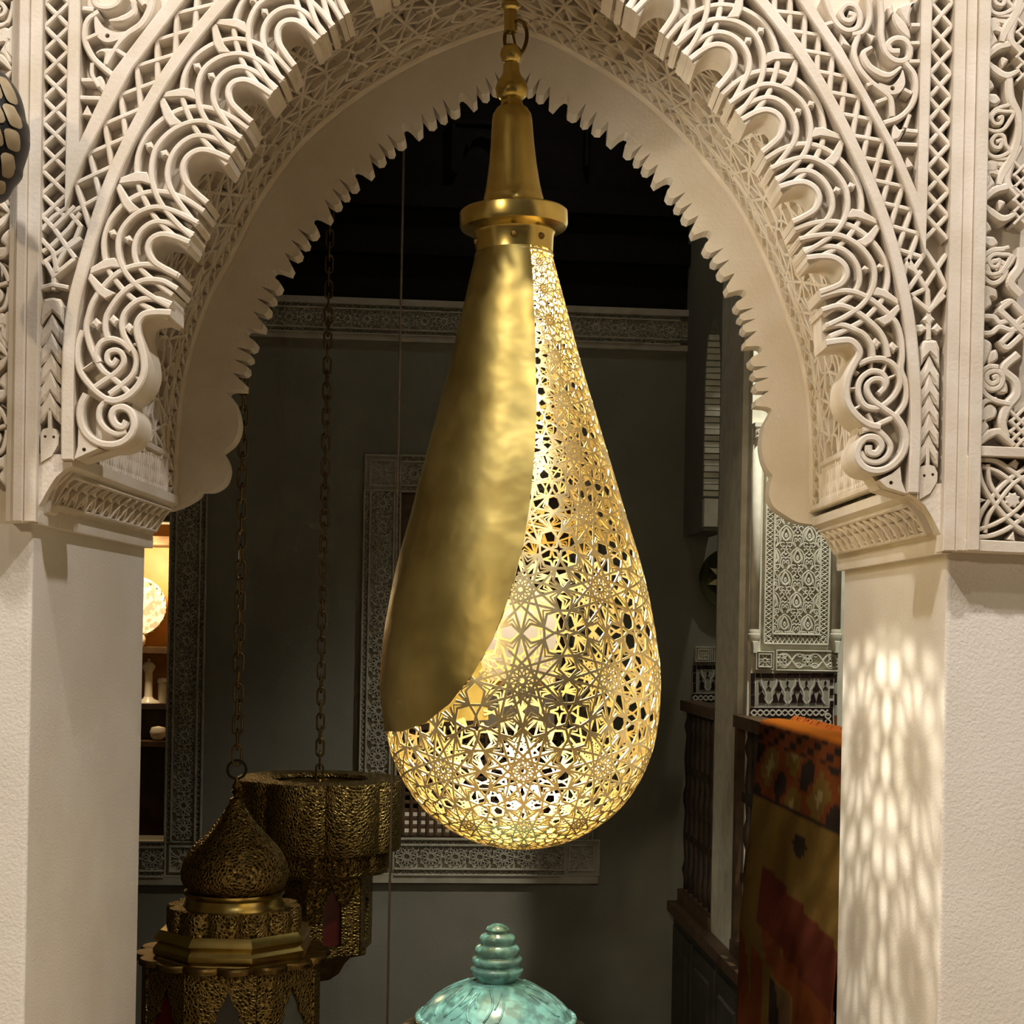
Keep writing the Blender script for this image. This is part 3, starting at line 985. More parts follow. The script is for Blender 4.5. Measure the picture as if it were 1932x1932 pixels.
def star_cell(theta_out=45.0, theta_gap=75.0):
    """segments of one square cell (side 1, rosette in the middle) of a twelve-fold strapwork pattern"""
    S = []
    A = .5
    Mk = [(A * math.cos(k * math.pi / 6), A * math.sin(k * math.pi / 6)) for k in range(12)]
    for k in range(12):
        S.append((Mk[k], Mk[(k + 5) % 12]))
    r = A / (math.cos(math.pi / 12) + math.sin(math.pi / 12) * math.tan(math.radians(theta_out)))
    for k in range(12):
        a = (k + .5) * math.pi / 6
        q = (r * math.cos(a), r * math.sin(a))
        S.append((Mk[k], q))
        S.append((q, Mk[(k + 1) % 12]))
    R = A / math.cos(math.pi / 12)

    def hankin(poly):
        n = len(poly)
        c = np.mean(np.array(poly), axis=0)
        mids = [(np.array(poly[i]) + np.array(poly[(i + 1) % n])) / 2 for i in range(n)]
        ap = np.linalg.norm(mids[0] - c)
        rr = ap / (math.cos(math.pi / n) + math.sin(math.pi / n) * math.tan(math.radians(theta_gap if n > 3 else 62)))
        for i in range(n):
            v = np.array(poly[(i + 1) % n]) - c
            v = v / np.linalg.norm(v)
            q = tuple(c + v * rr)
            S.append((tuple(mids[i]), q))
            S.append((q, tuple(mids[(i + 1) % n])))
    V = lambda cx, cy, k: (cx + R * math.cos((k + .5) * math.pi / 6), cy + R * math.sin((k + .5) * math.pi / 6))
    sq = [V(0, 0, 1), V(1, 0, 4), V(1, 1, 7), V(0, 1, 10)]
    hankin(sq)
    hankin([V(0, 0, 0), V(1, 0, 4), V(0, 0, 1)])
    hankin([V(1, 0, 4), V(1, 0, 3), V(1, 1, 7)])
    hankin([V(1, 1, 7), V(1, 1, 6), V(0, 1, 10)])
    hankin([V(0, 1, 10), V(0, 1, 9), V(0, 0, 1)])
    return S


CELL = star_cell()
CELL_FINE = list(CELL)                     # the lantern's finer version: a second, deeper ring of points
for k_ in range(12):
    q_ = (.352 * math.cos((k_ + .5) * math.pi / 6), .352 * math.sin((k_ + .5) * math.pi / 6))
    for m_ in (k_, k_ + 1):
        CELL_FINE.append(((.5 * math.cos(m_ * math.pi / 6), .5 * math.sin(m_ * math.pi / 6)), q_))


def soffit(px, name):
    vt = Vault(px)
    n = 120
    b = MB()
    for i in range(n + 1):
        u = vt.L * i / n
        b.v += [tuple(vt(u, 0.06, 0)), tuple(vt(u, D, 0)), tuple(vt(u, D, -.03)), tuple(vt(u, 0.06, -.03))]
    for i in range(n):
        for a in range(4):
            c = (a + 1) % 4
            b.f.append((4 * i + a, 4 * i + c, 4 * i + 4 + c, 4 * i + 4 + a))
    so = part('soffit', b, 'plaster_foliate', smooth=False)
    # plain fillets along the depth
    for (v0, v1, h) in [(D - .022, D - .0, .012), (D - .104, D - .088, .010)]:
        r = MB()
        r.ribbon(vt, [(vt.L * i / 90, (v0 + v1) / 2) for i in range(91)], v1 - v0, -.002, h)
        r.build('fillet', 'plaster_carved', so)
    # lattice border
    r = MB()
    m = int(vt.L / .03)
    for ph in (0, 1):
        r.ribbon(vt, [(vt.L * i / m, D - .086 if (i + ph) % 2 else D - .024) for i in range(m + 1)], .0045, -.002, .008, round_=True)
    r.build('border_lattice', 'plaster_carved', so)
    # springing: fillet and looped band
    lo = 0 if px[0][1] > 500 else vt.L
    sg = 1 if lo == 0 else -1
    r = MB()
    r.ribbon(vt, [(lo + sg * .085, .08), (lo + sg * .085, D - .09)], .014, -.002, .012)
    r.ribbon(vt, [(lo + sg * .006, .08), (lo + sg * .006, D - .02)], .012, -.002, .012)
    r.build('fillet', 'plaster_carved', so)
    r = MB()
    for ph in (0, math.pi):
        for k in (0, 1):
            r.ribbon(vt, [(lo + sg * (.046 + .034 * math.sin(j * .45 + ph + k * 1.57)), .09 + j * .0046) for j in range(130)], .0048, -.002, .008, round_=True)
    r.build('looped_band', 'plaster_carved', so)
    # interlaced straps
    r = MB()
    Lc = 0.235
    lo_u, hi_u = (.095, vt.L) if lo == 0 else (0, vt.L - .095)
    v_lo, v_hi = .085, D - .10
    nu = int(vt.L / Lc) + 2
    for iu in range(-1, nu):
        for iv in range(-1, 4):
            for (p, q2) in CELL:
                a = np.array([(iu + .5 + p[0]) * Lc, v_lo + (iv + .5 + p[1]) * Lc])
                c = np.array([(iu + .5 + q2[0]) * Lc, v_lo + (iv + .5 + q2[1]) * Lc])
                l = np.linalg.norm(c - a)
                ns = max(1, int(l / .05))
                for s in range(ns):
                    a1 = a + (c - a) * s / ns
                    c1 = a + (c - a) * (s + 1) / ns
                    mid = (a1 + c1) / 2
                    if lo_u < mid[0] < hi_u and v_lo < mid[1] < v_hi:
                        r.ribbon(vt, [tuple(a1), tuple(c1)], .0065, -.001, .0115, bev=.2)
    r.build('interlaced_strap', 'plaster_carved', so)['kind'] = 'stuff'
    # carved leaves filling the ground
    r = MB()
    rnd = random.Random(3)
    for i in range(900):
        u = lo_u + (hi_u - lo_u) * rnd.random()
        v = v_lo + (v_hi - v_lo) * rnd.random()
        a = rnd.random() * 6.28
        l = .010 + .012 * rnd.random()
        w2 = .004 + .004 * rnd.random()
        ca, sa = math.cos(a), math.sin(a)
        q4 = [(u + l * ca, v + l * sa), (u - w2 * sa, v + w2 * ca), (u - l * ca, v - l * sa), (u + w2 * sa, v - w2 * ca)]
        base = [vt(x, y, -.001) for x, y in q4]
        r.add(base + [vt(u, v, .007)], [(0, 1, 4), (1, 2, 4), (2, 3, 4), (3, 0, 4)])
    r.build('leaf_filling', 'plaster_foliate', so)['kind'] = 'stuff'
    return so


soffit(RIDGE_L, 'L')
soffit(RIDGE_R, 'R')

# --- rear plate with the scalloped and toothed fringe ---------------------------------
SEQ = [(0, -9), (.04, -7), (.075, 1), (.095, 11), (.117, 20.8), (.21, 18.5), (.32, -8), (.345, 12), (.41, 17), (.48, 14), (.53, -12.5), (.555, 11), (.61, 17), (.67, 13.8), (.72, -14), (.745, 11), (.79, 17), (.87, 17), (.905, 12), (.925, 3), (.96, -6)]


def fringe(pts, sgn):
    out = []
    for i in range(len(pts) - 1):
        a, c = np.array(pts[i], float), np.array(pts[i + 1], float)
        d = c - a
        l = np.linalg.norm(d)
        d /= l
        n = np.array([-d[1], d[0]]) * sgn
        for s, o in SEQ:
            out.append(tuple(a + d * l * s + n * o))
    out.append(tuple(pts[-1]))
    return out


SC_L = [(436, 743), (470, 627), (520, 515), (594, 410), (672, 322), (765, 240), (872, 183), (966, 134)]
SC_R = [(1448, 776), (1430, 660), (1400, 555), (1335, 443), (1262, 342), (1180, 258), (1066, 187), (966, 134)]
botL = cr([(318, 962), (345, 952), (368, 938), (375, 928)], 4) + cr([(375, 927), (400, 926), (421, 912), (429, 888), (425, 868), (417, 854)], 4) + cr([(417, 853), (440, 833), (450, 805), (447, 778), (440, 758)], 4)
botR = cr([(1540, 990), (1505, 985), (1480, 971), (1462, 958), (1452, 938), (1453, 915), (1458, 898)], 4) + cr([(1458, 897), (1448, 884), (1440, 862), (1437, 832), (1443, 800)], 4)
PB = 0.055
polyL = botL + fringe(SC_L, 1) + [(966, -900), (-700, -900), (-700, 962)]
polyR = botR + fringe(SC_R, -1) + [(966, -900), (2600, -900), (2600, 990)]
part('scalloped_fringe', MB().plate(BP, BP.pts(polyL), -PB, 0.0, back=True), 'plaster')
part('scalloped_fringe', MB().plate(BP, BP.pts(polyR), -PB, 0.0, back=True), 'plaster')

# ------------------------------------------------------------------ the hanging brass drop lantern
YL = 0.40
KL = (YL + 2.4) / F
TOPP = P(969, 400, YL)
BOTP = P(988, 1600, YL)
AX = (TOPP - BOTP).normalized()
AXX = (Vector((1, 0, 0)) - AX * AX.x).normalized()
AXF = AX.cross(AXX)
if AXF.y > 0:
    AXF = -AXF                     # towards the viewer
LEN_PX = 1200.0
SCL = (TOPP - BOTP).length / LEN_PX


def axis_pt(y):
    return BOTP + AX * ((1600 - y) * SCL)


def lantern_surf(theta, y, r):
    return axis_pt(y) + AXX * (r * math.sin(theta)) + AXF * (r * math.cos(theta))


def lathe_px(mb, prof, seg=64):
    """prof: (radius px, image y)"""
    return mb.lathe(BOTP, AX, [(r * KL, (1600 - y) * SCL) for r, y in prof], seg)


lan = empty('pendant_lantern', BOTP, 'large brass teardrop lantern with a solid shield and pierced star lattice, hanging in the arch', 'lantern')
# suspension rod, hook and finial
lathe_px(MB(), [(13, -500), (13, 4), (17, 8), (17, 16), (12.5, 20), (12.5, 60), (9, 62), (0, 62)]).build('rod', 'brass', lan, True, 40)
hk = [P(968 + dx, y, YL + dy) for dx, y, dy in [(8, 38, -.008), (20, 44, -.004), (26, 62, 0), (24, 82, .0), (15, 100, -.004), (0, 104, .004), (-12, 92, .010), (-16, 76, .012), (-14, 58, .010)]]
MB().tube([tuple(v) for v in cr([tuple(h) for h in hk], 6)], 3.6 * KL, 10).build('hook', 'brass_dark', lan, True)
MB().tube([tuple(P(967, 60, YL)), tuple(P(973, 90, YL))], 2.4 * KL, 8).build('wire', 'brass_dark', lan, True)
lathe_px(MB(), [(0, 84), (12, 86), (19, 94), (21, 104), (17, 116), (13, 119), (15, 121), (15, 124), (16, 136), (19, 144), (27, 154), (31, 168), (29, 180), (23, 187), (19, 189), (20, 192), (20, 194), (22, 200), (29, 205), (31, 208), (31, 210)]).build('finial', 'brass', lan, True, 50)
lathe_px(MB(), [(31, 209), (36, 216), (38, 228), (41, 270), (45, 310), (51, 350), (56, 372), (57, 375), (57, 380), (60, 388), (64, 395), (66, 402), (66, 408)]).build('bell', 'brass', lan, True, 50)
lathe_px(MB(), [(60, 399), (99, 399), (102, 402), (102, 425), (99, 432), (88, 438), (78, 441), (75, 446), (73, 478), (69, 480), (67, 470), (67, 440)]).build('collar', 'brass', lan, True, 35)
for th in (0.0, 0.75, -1.28, 2.4, -2.4):
    c = lantern_surf(th, 459, 74 * KL)
    n = (c - axis_pt(459)).normalized()
    MB().lathe(c - n * .002, n, [(6.5 * KL, 0), (6.5 * KL, .003), (4.5 * KL, .006), (0, .0065)], 14).build('screw', 'brass_dark', lan, True, 40)

PROF = [(71, 476), (76, 500), (101, 600), (126, 700), (154, 800), (182, 900), (207, 990), (230, 1070), (247, 1150), (259, 1230), (263, 1290), (258, 1360), (245, 1420), (218, 1480), (174, 1535), (112, 1576), (60, 1594), (22, 1600), (0.5, 1602)]
PS = np.array(cr([(r, y) for r, y in PROF], 10))
PSs = np.concatenate([[0], np.cumsum(np.linalg.norm(PS[1:] - PS[:-1], axis=1))])
rad = lambda y: float(np.interp(y, PS[:, 1], PS[:, 0]))
# conformal coordinate q along the profile
NREP = 10
qq = [0.0]
for i in range(1, len(PS)):
    rm = max(3.0, (PS[i, 0] + PS[i - 1, 0]) / 2)
    qq.append(qq[-1] + (PSs[i] - PSs[i - 1]) / rm * NREP / (2 * math.pi))
qq = np.array(qq)
Q0 = float(np.interp(1275, PS[:, 1], qq))


def shell(p, q, h=0.0):
    """pattern coordinates (cells) -> point on the drop"""
    q = q + Q0
    r = float(np.interp(q, qq, PS[:, 0]))
    y = float(np.interp(q, qq, PS[:, 1]))
    th = 2 * math.pi * p / NREP
    dr = (float(np.interp(q + .02, qq, PS[:, 0])) - float(np.interp(q - .02, qq, PS[:, 0])))
    dy = (float(np.interp(q + .02, qq, PS[:, 1])) - float(np.interp(q - .02, qq, PS[:, 1])))
    l = math.hypot(dr, dy) + 1e-9
    n_r, n_y = dy / l, -dr / l
    return lantern_surf(th, y + n_y * h / SCL, (r * KL + n_r * h))


SHIELD_EDGE = [(480, 24.0), (560, 21.0), (640, 17.8), (720, 15.2), (800, 12.7), (880, 9.2), (960, 5.6), (1040, 1.5), (1130, -4.7), (1205, -11.3), (1265, -19), (1315, -28.5), (1350, -41), (1368, -57), (1372, -80)]
sey = np.array([a for a, _ in SHIELD_EDGE])
sea = np.array([a for _, a in SHIELD_EDGE])
TH_BACK = -165.0


def in_shield(theta_deg, y):
    if y > 1370:
        return False
    t = (theta_deg + 180) % 360 - 180
    return TH_BACK + 1.5 < t < float(np.interp(y, sey, sea)) - 1.0


for k_ in range(12):                       # small star closing the heart of each rosette
    CELL_FINE.append(((.135 * math.cos((k_ + .5) * math.pi / 6), .135 * math.sin((k_ + .5) * math.pi / 6)), (.135 * math.cos((k_ + 5.5) * math.pi / 6), .135 * math.sin((k_ + 5.5) * math.pi / 6))))
lb = MB()
qmax = float(qq[-1]) - Q0
qmin = -Q0
for ip in range(NREP):
    for iq in range(int(math.floor(qmin)) - 1, int(math.ceil(qmax)) + 1):
        for ci, (a, c) in enumerate(CELL_FINE):
            a2 = np.array([ip + a[0], iq + a[1]])
            c2 = np.array([ip + c[0], iq + c[1]])
            l = np.linalg.norm(c2 - a2)
            ns = max(1, int(math.ceil(l / .17)))
            for s in range(ns):
                x0 = a2 + (c2 - a2) * s / ns
                x1 = a2 + (c2 - a2) * (s + 1) / ns
                m = (x0 + x1) / 2
                if not (qmin + .02 < m[1] < qmax - .55) or max(x0[1], x1[1]) > qmax - .35 or min(x0[1], x1[1]) < qmin:
                    continue
                y = float(np.interp(m[1] + Q0, qq, PS[:, 1]))
                if in_shield(360.0 * m[0] / NREP, y):
                    continue
                r = rad(y)
                w = (.027 if ci < len(CELL) else .016) * (263.0 / max(r, 60)) ** .22
                # flat strap: outer and inner face with two edges
                d = (x1 - x0) / (np.linalg.norm(x1 - x0) + 1e-9)
                nn = np.array([-d[1], d[0]]) * w / 2
                e = d * w * .18
                V = []
                for pt, sg in ((x0 - e, 1), (x1 + e, 1)):
                    for side in (1, -1):
                        for h in (0.0, -.0022):
                            V.append(shell(pt[0] + nn[0] * side, pt[1] + nn[1] * side, h))
                lb.add(V, [(0, 4, 6, 2), (1, 3, 7, 5), (0, 1, 5, 4), (2, 6, 7, 3)])
lat = lb.build('pierced_lattice', 'brass_lattice', lan)
lat['kind'] = 'stuff'
lat['label'] = 'bright pierced star lattice of thin brass straps'
# bottom boss and top ring of the lattice
MB().lathe(BOTP, AX, [(0, -.0025), (14 * KL, -.001), (17 * KL, .003), (16 * KL, .006), (0, .004)], 24).build('bottom_boss', 'brass_lattice', lan, True)
rg = MB()
for yy in (484, ):
    rg.tube([tuple(lantern_surf(k * math.pi / 24, yy, rad(yy) * KL)) for k in range(48)], .0022, 6, closed=True)
rg.build('top_ring', 'brass_lattice', lan, True)

# solid hammered shield
sb = MB()
NY, NT = 130, 90
rnd = random.Random(11)
waves = [(rnd.uniform(2, 7), rnd.uniform(3, 11), rnd.uniform(0, 6.3), rnd.uniform(0, 6.3)) for _ in range(14)]
for lay in (0, 1):
    for i in range(NY + 1):
        y = 478 + (1372 - 478) * (1 - (1 - i / NY) ** 1.5)
        te = float(np.interp(y, sey, sea))
        for j in range(NT + 1):
            th = math.radians(TH_BACK + (te - TH_BACK) * j / NT)
            d = sum(math.sin(th * a + p1) * math.sin((y / 100) * b_ * .6 + p2) for a, b_, p1, p2 in waves) * .00022
            r = rad(y) * KL + .0022 + d - (.0022 if lay else 0)
            sb.v.append(tuple(lantern_surf(th, y, r)))
n1 = (NY + 1) * (NT + 1)
for i in range(NY):
    for j in range(NT):
        a = i * (NT + 1) + j
        sb.f.append((a, a + NT + 1, a + NT + 2, a + 1))
        sb.f.append((n1 + a, n1 + a + 1, n1 + a + NT + 2, n1 + a + NT + 1))
for i in range(NY):
    for j in (0, NT):
        a = i * (NT + 1) + j
        sb.f.append((a, a + NT + 1, n1 + a + NT + 1, n1 + a))
for j in range(NT):
    a = NY * (NT + 1) + j
    sb.f.append((a, a + 1, n1 + a + 1, n1 + a))
sh = sb.build('shield', 'brass_hammered', lan, True, 60)
sh['label'] = 'smooth hand-beaten brass shield wrapping the lantern'
# bulb in the neck, shining down through the drop
MB().lathe(axis_pt(900), AX, [(.006, 0), (.006, (900 - 470) * SCL)], 12).build('lamp_stem', 'brass_dark', lan, True)
MB().lathe(axis_pt(925), AX, [(0, -.03), (.016, -.022), (.022, -.004), (.018, .014), (.009, .022), (.009, .03)], 20).build('bulb', 'clear_bulb', lan, True)
bp_ = axis_pt(520)
MB().lathe(bp_, AX, [(0, -.018), (.010, -.014), (.015, -.002), (.013, .012), (.009, .022), (.009, .04), (0, .04)], 20).build('bulb', 'clear_bulb', lan, True)
LAMPC = (1.0, 0.92, 0.76)
lo = axis_pt(962)
s1 = spot('lantern_light', lo, lo - AX, 40, 146, 0.2, 0.011, LAMPC)
ld = bpy.data.lights.new('lantern_glow', 'POINT')
ld.energy = 22
ld.color = LAMPC
ld.shadow_soft_size = .035
gl_ = bpy.data.objects.new('lantern_glow', ld)
COL.objects.link(gl_)
gl_.location = axis_pt(560)

# ------------------------------------------------------------------ turquoise lidded jar under the lantern
YJ = 0.46
KJ = (YJ + 2.4) / F
JC = P(936, 1900, YJ)


def jz(y):
    return 1.5 - ((y - 966) - (-.019 * 30) - HOR) * KJ + 0.0


jar = empty('lidded_jar', (JC.x, YJ, 0.0), 'turquoise glazed jar lid with a ridged beehive knob on a silver-mounted jar under the lantern', 'jar')


def jl_(prof, name, m, seg=72, shape=None, smooth=True, angle=50):
    b_ = MB()
    b_.lathe((JC.x, YJ, 0), (0, 0, 1), [(r * KJ, jz(y)) for r, y in prof][::-1], seg, shape)
    return b_.build(name, m, jar, smooth, angle)


knob = [(34, 1868), (32, 1858), (34, 1850), (41, 1842), (48, 1834), (50, 1829), (49, 1825), (43, 1822), (42, 1820), (46.5, 1815), (48, 1810), (46.5, 1806), (40, 1803), (39, 1801), (42, 1796), (42.5, 1790), (40, 1785), (33, 1781), (31.5, 1779), (34, 1774), (33.5, 1767), (30, 1763), (22, 1760), (21, 1758), (22.5, 1753), (19, 1748), (10, 1743.5), (0.3, 1742)]
jl_(knob, 'knob', 'turquoise')
lid = [(0, 1846), (20, 1846), (34, 1850), (60, 1855), (90, 1868), (115, 1883), (133, 1899), (142, 1911), (146, 1918), (146, 1924), (140, 1928), (0, 1928)][::-1]
jl_(lid, 'lid', 'turquoise')
# beaded rim
for k in range(60):
    a = 2 * math.pi * k / 60
    c = Vector((JC.x + math.cos(a) * 146 * KJ, YJ + math.sin(a) * 146 * KJ, jz(1919)))
    nrm = Vector((math.cos(a), math.sin(a), .5)).normalized()
    MB().lathe(c, nrm, [(.0055, -.004), (.0072, 0), (.005, .005), (0, .007)], 8).build('bead', 'turquoise', jar, True)
for a0 in (-1.75, -.35, 1.0, 2.6, 3.9):
    b_ = MB()
    pts = []
    for k in range(9):
        t = k / 8
        r = 60 + 72 * t
        a = a0 + .12 * math.sin(t * 3)
        yy = np.interp(r, [34, 60, 90, 115, 133, 142], [1850, 1855, 1868, 1883, 1899, 1911])
        pts.append((JC.x + math.cos(a) * r * KJ, YJ + math.sin(a) * r * KJ, jz(yy) + .0005))
    b_.tube(pts, .0024, 8)
    b_.build('raised_stalk', 'turquoise', jar, True)
    for s in (-1, 1):
        pts = []
        for k in range(12):
            t = k / 11
            a = a0 + s * (.16 + .20 * math.sin(t * math.pi))
            r = 100 + 34 * math.cos(t * 5)
            yy = np.interp(r, [34, 60, 90, 115, 133, 142], [1850, 1855, 1868, 1883, 1899, 1911])
            pts.append((JC.x + math.cos(a) * r * KJ, YJ + math.sin(a) * r * KJ, jz(yy) + .0005))
        b_ = MB()
        b_.tube(pts, .0019, 8)
        b_.build('raised_tendril', 'turquoise', jar, True)
body = [(150, 1921), (152, 1926), (150, 1931), (158, 1933), (178, 1940), (198, 1958), (212, 1990), (216, 2040), (208, 2120), (188, 2220), (160, 2330), (140, 2420), (132, 2500), (138, 2560), (150, 2600), (150, 2625)]
zb = jz(2625)
b_ = MB()
sc_z = lambda y: jz(y) if y < 2000 else jz(2000) * (jz(y) - zb) / (jz(2000) - zb)
b_.lathe((JC.x, YJ, 0), (0, 0, 1), [(r * KJ, sc_z(y)) for r, y in body][::-1], 72)
b_.build('body', 'silver', jar, True, 60)
b_ = MB()
b_.tube([(JC.x + math.cos(k * math.pi / 36) * 150 * KJ, YJ + math.sin(k * math.pi / 36) * 150 * KJ, jz(1925)) for k in range(72)], .004, 6, closed=True)
b_.build('rim_wire', 'brass', jar, True)

# ------------------------------------------------------------------ the dim room behind the arch
YAW = 0.09
WB = Plane((0, 3.1, 1.5), (1, YAW, 0))                        # back wall
KB = 5.5 / F
ZC = 3.75
# floor and ceiling
MB().box((-3.2, -4.5, -.06), (3.2, D + .05, 0)).build('floor', 'floor_tile')['kind'] = 'structure'
MB().box((-3.2, D + .05, -.06), (3.2, 4.6, 0)).build('floor_room', 'dark_wood')['kind'] = 'structure'
bpy.data.objects['floor']['label'] = 'pale stone floor of the shop, out of view under the jar'
MB().box((-3.2, D + .056, ZC), (3.2, 4.6, ZC + .06)).build('ceiling', 'black_timber')['kind'] = 'structure'
bpy.data.objects['ceiling']['label'] = 'black timber ceiling of the dim room beyond the arch'
MB().box((-2.7, D + .05, 0), (-2.64, 4.6, ZC)).build('wall_side_left', 'room_plaster')['kind'] = 'structure'
MB().box((2.64, D + .05, 0), (2.70, 4.6, ZC)).build('wall_side_right', 'room_plaster')['kind'] = 'structure'


def bpt(x, y):
    return WB.px(x, y)


ul = -2.7
ur = 2.7
# openings: window (framed screen) and the lit shelf niche at the left
wx0, wy0 = bpt(757, 928)
wx1, wy1 = bpt(1063, 1588)
nx1 = bpt(317, 1200)[0]
ny1 = bpt(300, 985)[1]
ny0 = bpt(300, 1585)[1]
nx0 = nx1 - .62
TOPZ = bpt(900, 585)[1]
b = MB()
b.slab(WB, ul, nx0, -1.5, TOPZ, -.12, 0)
b.slab(WB, nx0, nx1, -1.5, ny0, -.12, 0)
b.slab(WB, nx0, nx1, ny1, TOPZ, -.12, 0)
b.slab(WB, nx1, wx0, -1.5, TOPZ, -.12, 0)
b.slab(WB, wx0, wx1, -1.5, wy1, -.12, 0)
b.slab(WB, wx0, wx1, wy0, TOPZ, -.12, 0)
b.slab(WB, wx1, ur, -1.5, TOPZ, -.12, 0)
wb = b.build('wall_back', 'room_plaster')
tag(wb, 'dim grey-green plaster wall at the far end of the room behind the lantern', 'wall', kind='structure')
# dark timber above the cornice
b = MB()
b.slab(WB, ul, ur, TOPZ, ZC - 1.5, -.12, -.01)
up = b.build('wall_upper', 'black_timber')
tag(up, 'black timber gallery front above the carved cornice', 'wall', kind='structure')
uu = bpt(858, 236)
for (xa, ya, xb, yb) in [(850, 235, 930, 240), (850, 235, 858, 330), (1100, 200, 1108, 320), (520, 380, 1360, 384), (540, 470, 1360, 476)]:
    b = MB()
    p0, p1 = bpt(xa, yb), bpt(xb, ya)
    b.slab(WB, p0[0], max(p1[0], p0[0] + .012), p0[1], max(p1[1], p0[1] + .012), -.01, .05)
    b.build('gallery_beam', 'black_timber', up)
b = MB()
b.plate(WB, WB.pts([(850, 240), (930, 240), (930, 280), (922, 268), (905, 262), (890, 270), (884, 285), (878, 275), (872, 300), (862, 330), (852, 335)]), -.01, .03)
b.build('gallery_bracket', 'black_timber', up)


def carved_strip(mp, u0, u1, v0, v1, along, mt, parent, border=.18, cellfill=True, hh=.018):
    """ornamented strip: plate, edge fillets, lattice borders and a row of star rosettes"""
    o = MB().slab(mp, u0, u1, v0, v1, 0, .006).build('frame_strip', mt, parent)
    wdt = (v1 - v0) if along == 'u' else (u1 - u0)
    ln = (u1 - u0) if along == 'u' else (v1 - v0)
    f = (lambda s, t: (u0 + s, v0 + t)) if along == 'u' else (lambda s, t: (u0 + t, v0 + s))
    bw = wdt * border
    r = MB()
    for t in (wdt * .02, bw, wdt - bw, wdt * .98):
        r.ribbon(mp, [f(0, t), f(ln, t)], wdt * .055, .004, .006 + hh)
    r.build('fillet', mt, o)['kind'] = 'stuff'
    r = MB()
    m = max(2, int(ln / (bw * .8)))
    for (ta, tb) in ((wdt * .03, bw), (wdt - bw, wdt * .97)):
        for ph in (0, 1):
            r.ribbon(mp, [f(ln * i / m, ta if (i + ph) % 2 else tb) for i in range(m + 1)], wdt * .035, .004, .005 + hh * .7, round_=True)
    r.build('lattice_border', mt, o)['kind'] = 'stuff'
    if cellfill:
        r = MB()
        cw = wdt - 2 * bw
        nc = max(1, int(round(ln / cw)))
        cl = ln / nc
        for i in range(nc):
            for (p, q2) in CELL:
                if abs(p[0] + q2[0]) / 2 > .5 or abs(p[1] + q2[1]) / 2 > .5:
                    continue
                a = f((i + .5 + p[0]) * cl, bw + (p[1] + .5) * cw)
                c = f((i + .5 + q2[0]) * cl, bw + (q2[1] + .5) * cw)
                r.ribbon(mp, [a, c], wdt * .028, .004, .005 + hh * .7)
        r.build('star_strapwork', mt, o)['kind'] = 'stuff'
    return o


def square_block(mp, u0, u1, v0, v1, mt, parent):
    o = MB().slab(mp, u0, u1, v0, v1, 0, .006).build('corner_block', mt, parent)
    w_ = u1 - u0
    r = MB()
    i = .16 * w_
    r.ribbon(mp, [(u0 + i, v0 + i), (u1 - i, v0 + i), (u1 - i, v1 - i), (u0 + i, v1 - i)], .06 * w_, .004, .018, closed=True)
    r.ribbon(mp, [(u0 + .03 * w_, v0 + .03 * w_), (u1 - .03 * w_, v0 + .03 * w_), (u1 - .03 * w_, v1 - .03 * w_), (u0 + .03 * w_, v1 - .03 * w_)], .05 * w_, .004, .016, closed=True)
    c = ((u0 + u1) / 2, (v0 + v1) / 2)
    for k in range(4):
        a = k * math.pi / 2 + math.pi / 4
        d, n = (math.cos(a), math.sin(a)), (-math.sin(a), math.cos(a))
        rr = .46 * w_
        for sg in (-1, 1):
            for wide in (.34, .18):
                r.ribbon(mp, cr([(c[0] + d[0] * rr * (.2 + .8 * t) * 1.0 + n[0] * sg * wide * rr * math.sin(math.pi * t) ** .8, c[1] + d[1] * rr * (.2 + .8 * t) + n[1] * sg * wide * rr * math.sin(math.pi * t) ** .8) for t in (0.0, .2, .4, .6, .8, 1.0)], 3), .04 * w_, .004, .014)
    r.ribbon(mp, [(c[0] + .11 * w_ * math.cos(t * .785), c[1] + .11 * w_ * math.sin(t * .785)) for t in range(8)], .045 * w_, .004, .015, closed=True)
    r.build('carved_rosette', mt, o)['kind'] = 'stuff'
    return o


# cornice
cz1 = bpt(900, 583)[1]
cz0 = bpt(900, 640)[1]
cxr = bpt(1316, 640)[0]
cw = cz1 - cz0
corn = empty('trim_3', WB(0, cz0), 'carved plaster cornice running under the black timber gallery', 'cornice', kind='structure')
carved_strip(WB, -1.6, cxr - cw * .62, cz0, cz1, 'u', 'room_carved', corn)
square_block(WB, cxr - cw * .62, cxr, cz0 + cw * .2, cz0 + cw * .82, 'room_carved', corn)
MB().slab(WB, -1.6, cxr + .02, cz1 - .004, cz1 + .018, 0, .03).build('fillet', 'room_carved', corn)
MB().slab(WB, -1.6, cxr + .02, cz0 - .02, cz0, 0, .02).build('fillet', 'room_carved', corn)

# window_1: carved frame with a dark pierced screen and the lit room beyond
fx0, fz1 = bpt(688, 857)
fx1, fz0 = bpt(1116, 1652)
fw = wx0 - fx0
win = empty('window_1', WB(fx0, fz0), 'carved plaster window frame with a dark wooden screen behind the lantern', 'window', kind='structure')
carved_strip(WB, fx0, wx0, fz0 + fw, fz1 - fw, 'v', 'room_carved', win)
carved_strip(WB, wx1, fx1, fz0 + fw, fz1 - fw, 'v', 'room_carved', win)
carved_strip(WB, wx0, wx1, fz0, fz0 + fw, 'u', 'room_carved', win)
carved_strip(WB, wx0, wx1, fz1 - fw, fz1, 'u', 'room_carved', win)
for (a, c) in ((fx0, fz0), (fx0, fz1 - fw), (wx1, fz0), (wx1, fz1 - fw)):
    square_block(WB, a, a + fw, c, c + fw, 'room_carved', win)
MB().slab(WB, fx0 - .02, fx1 + .02, fz0 - .025, fz0, 0, .02).build('sill', 'room_carved', win)
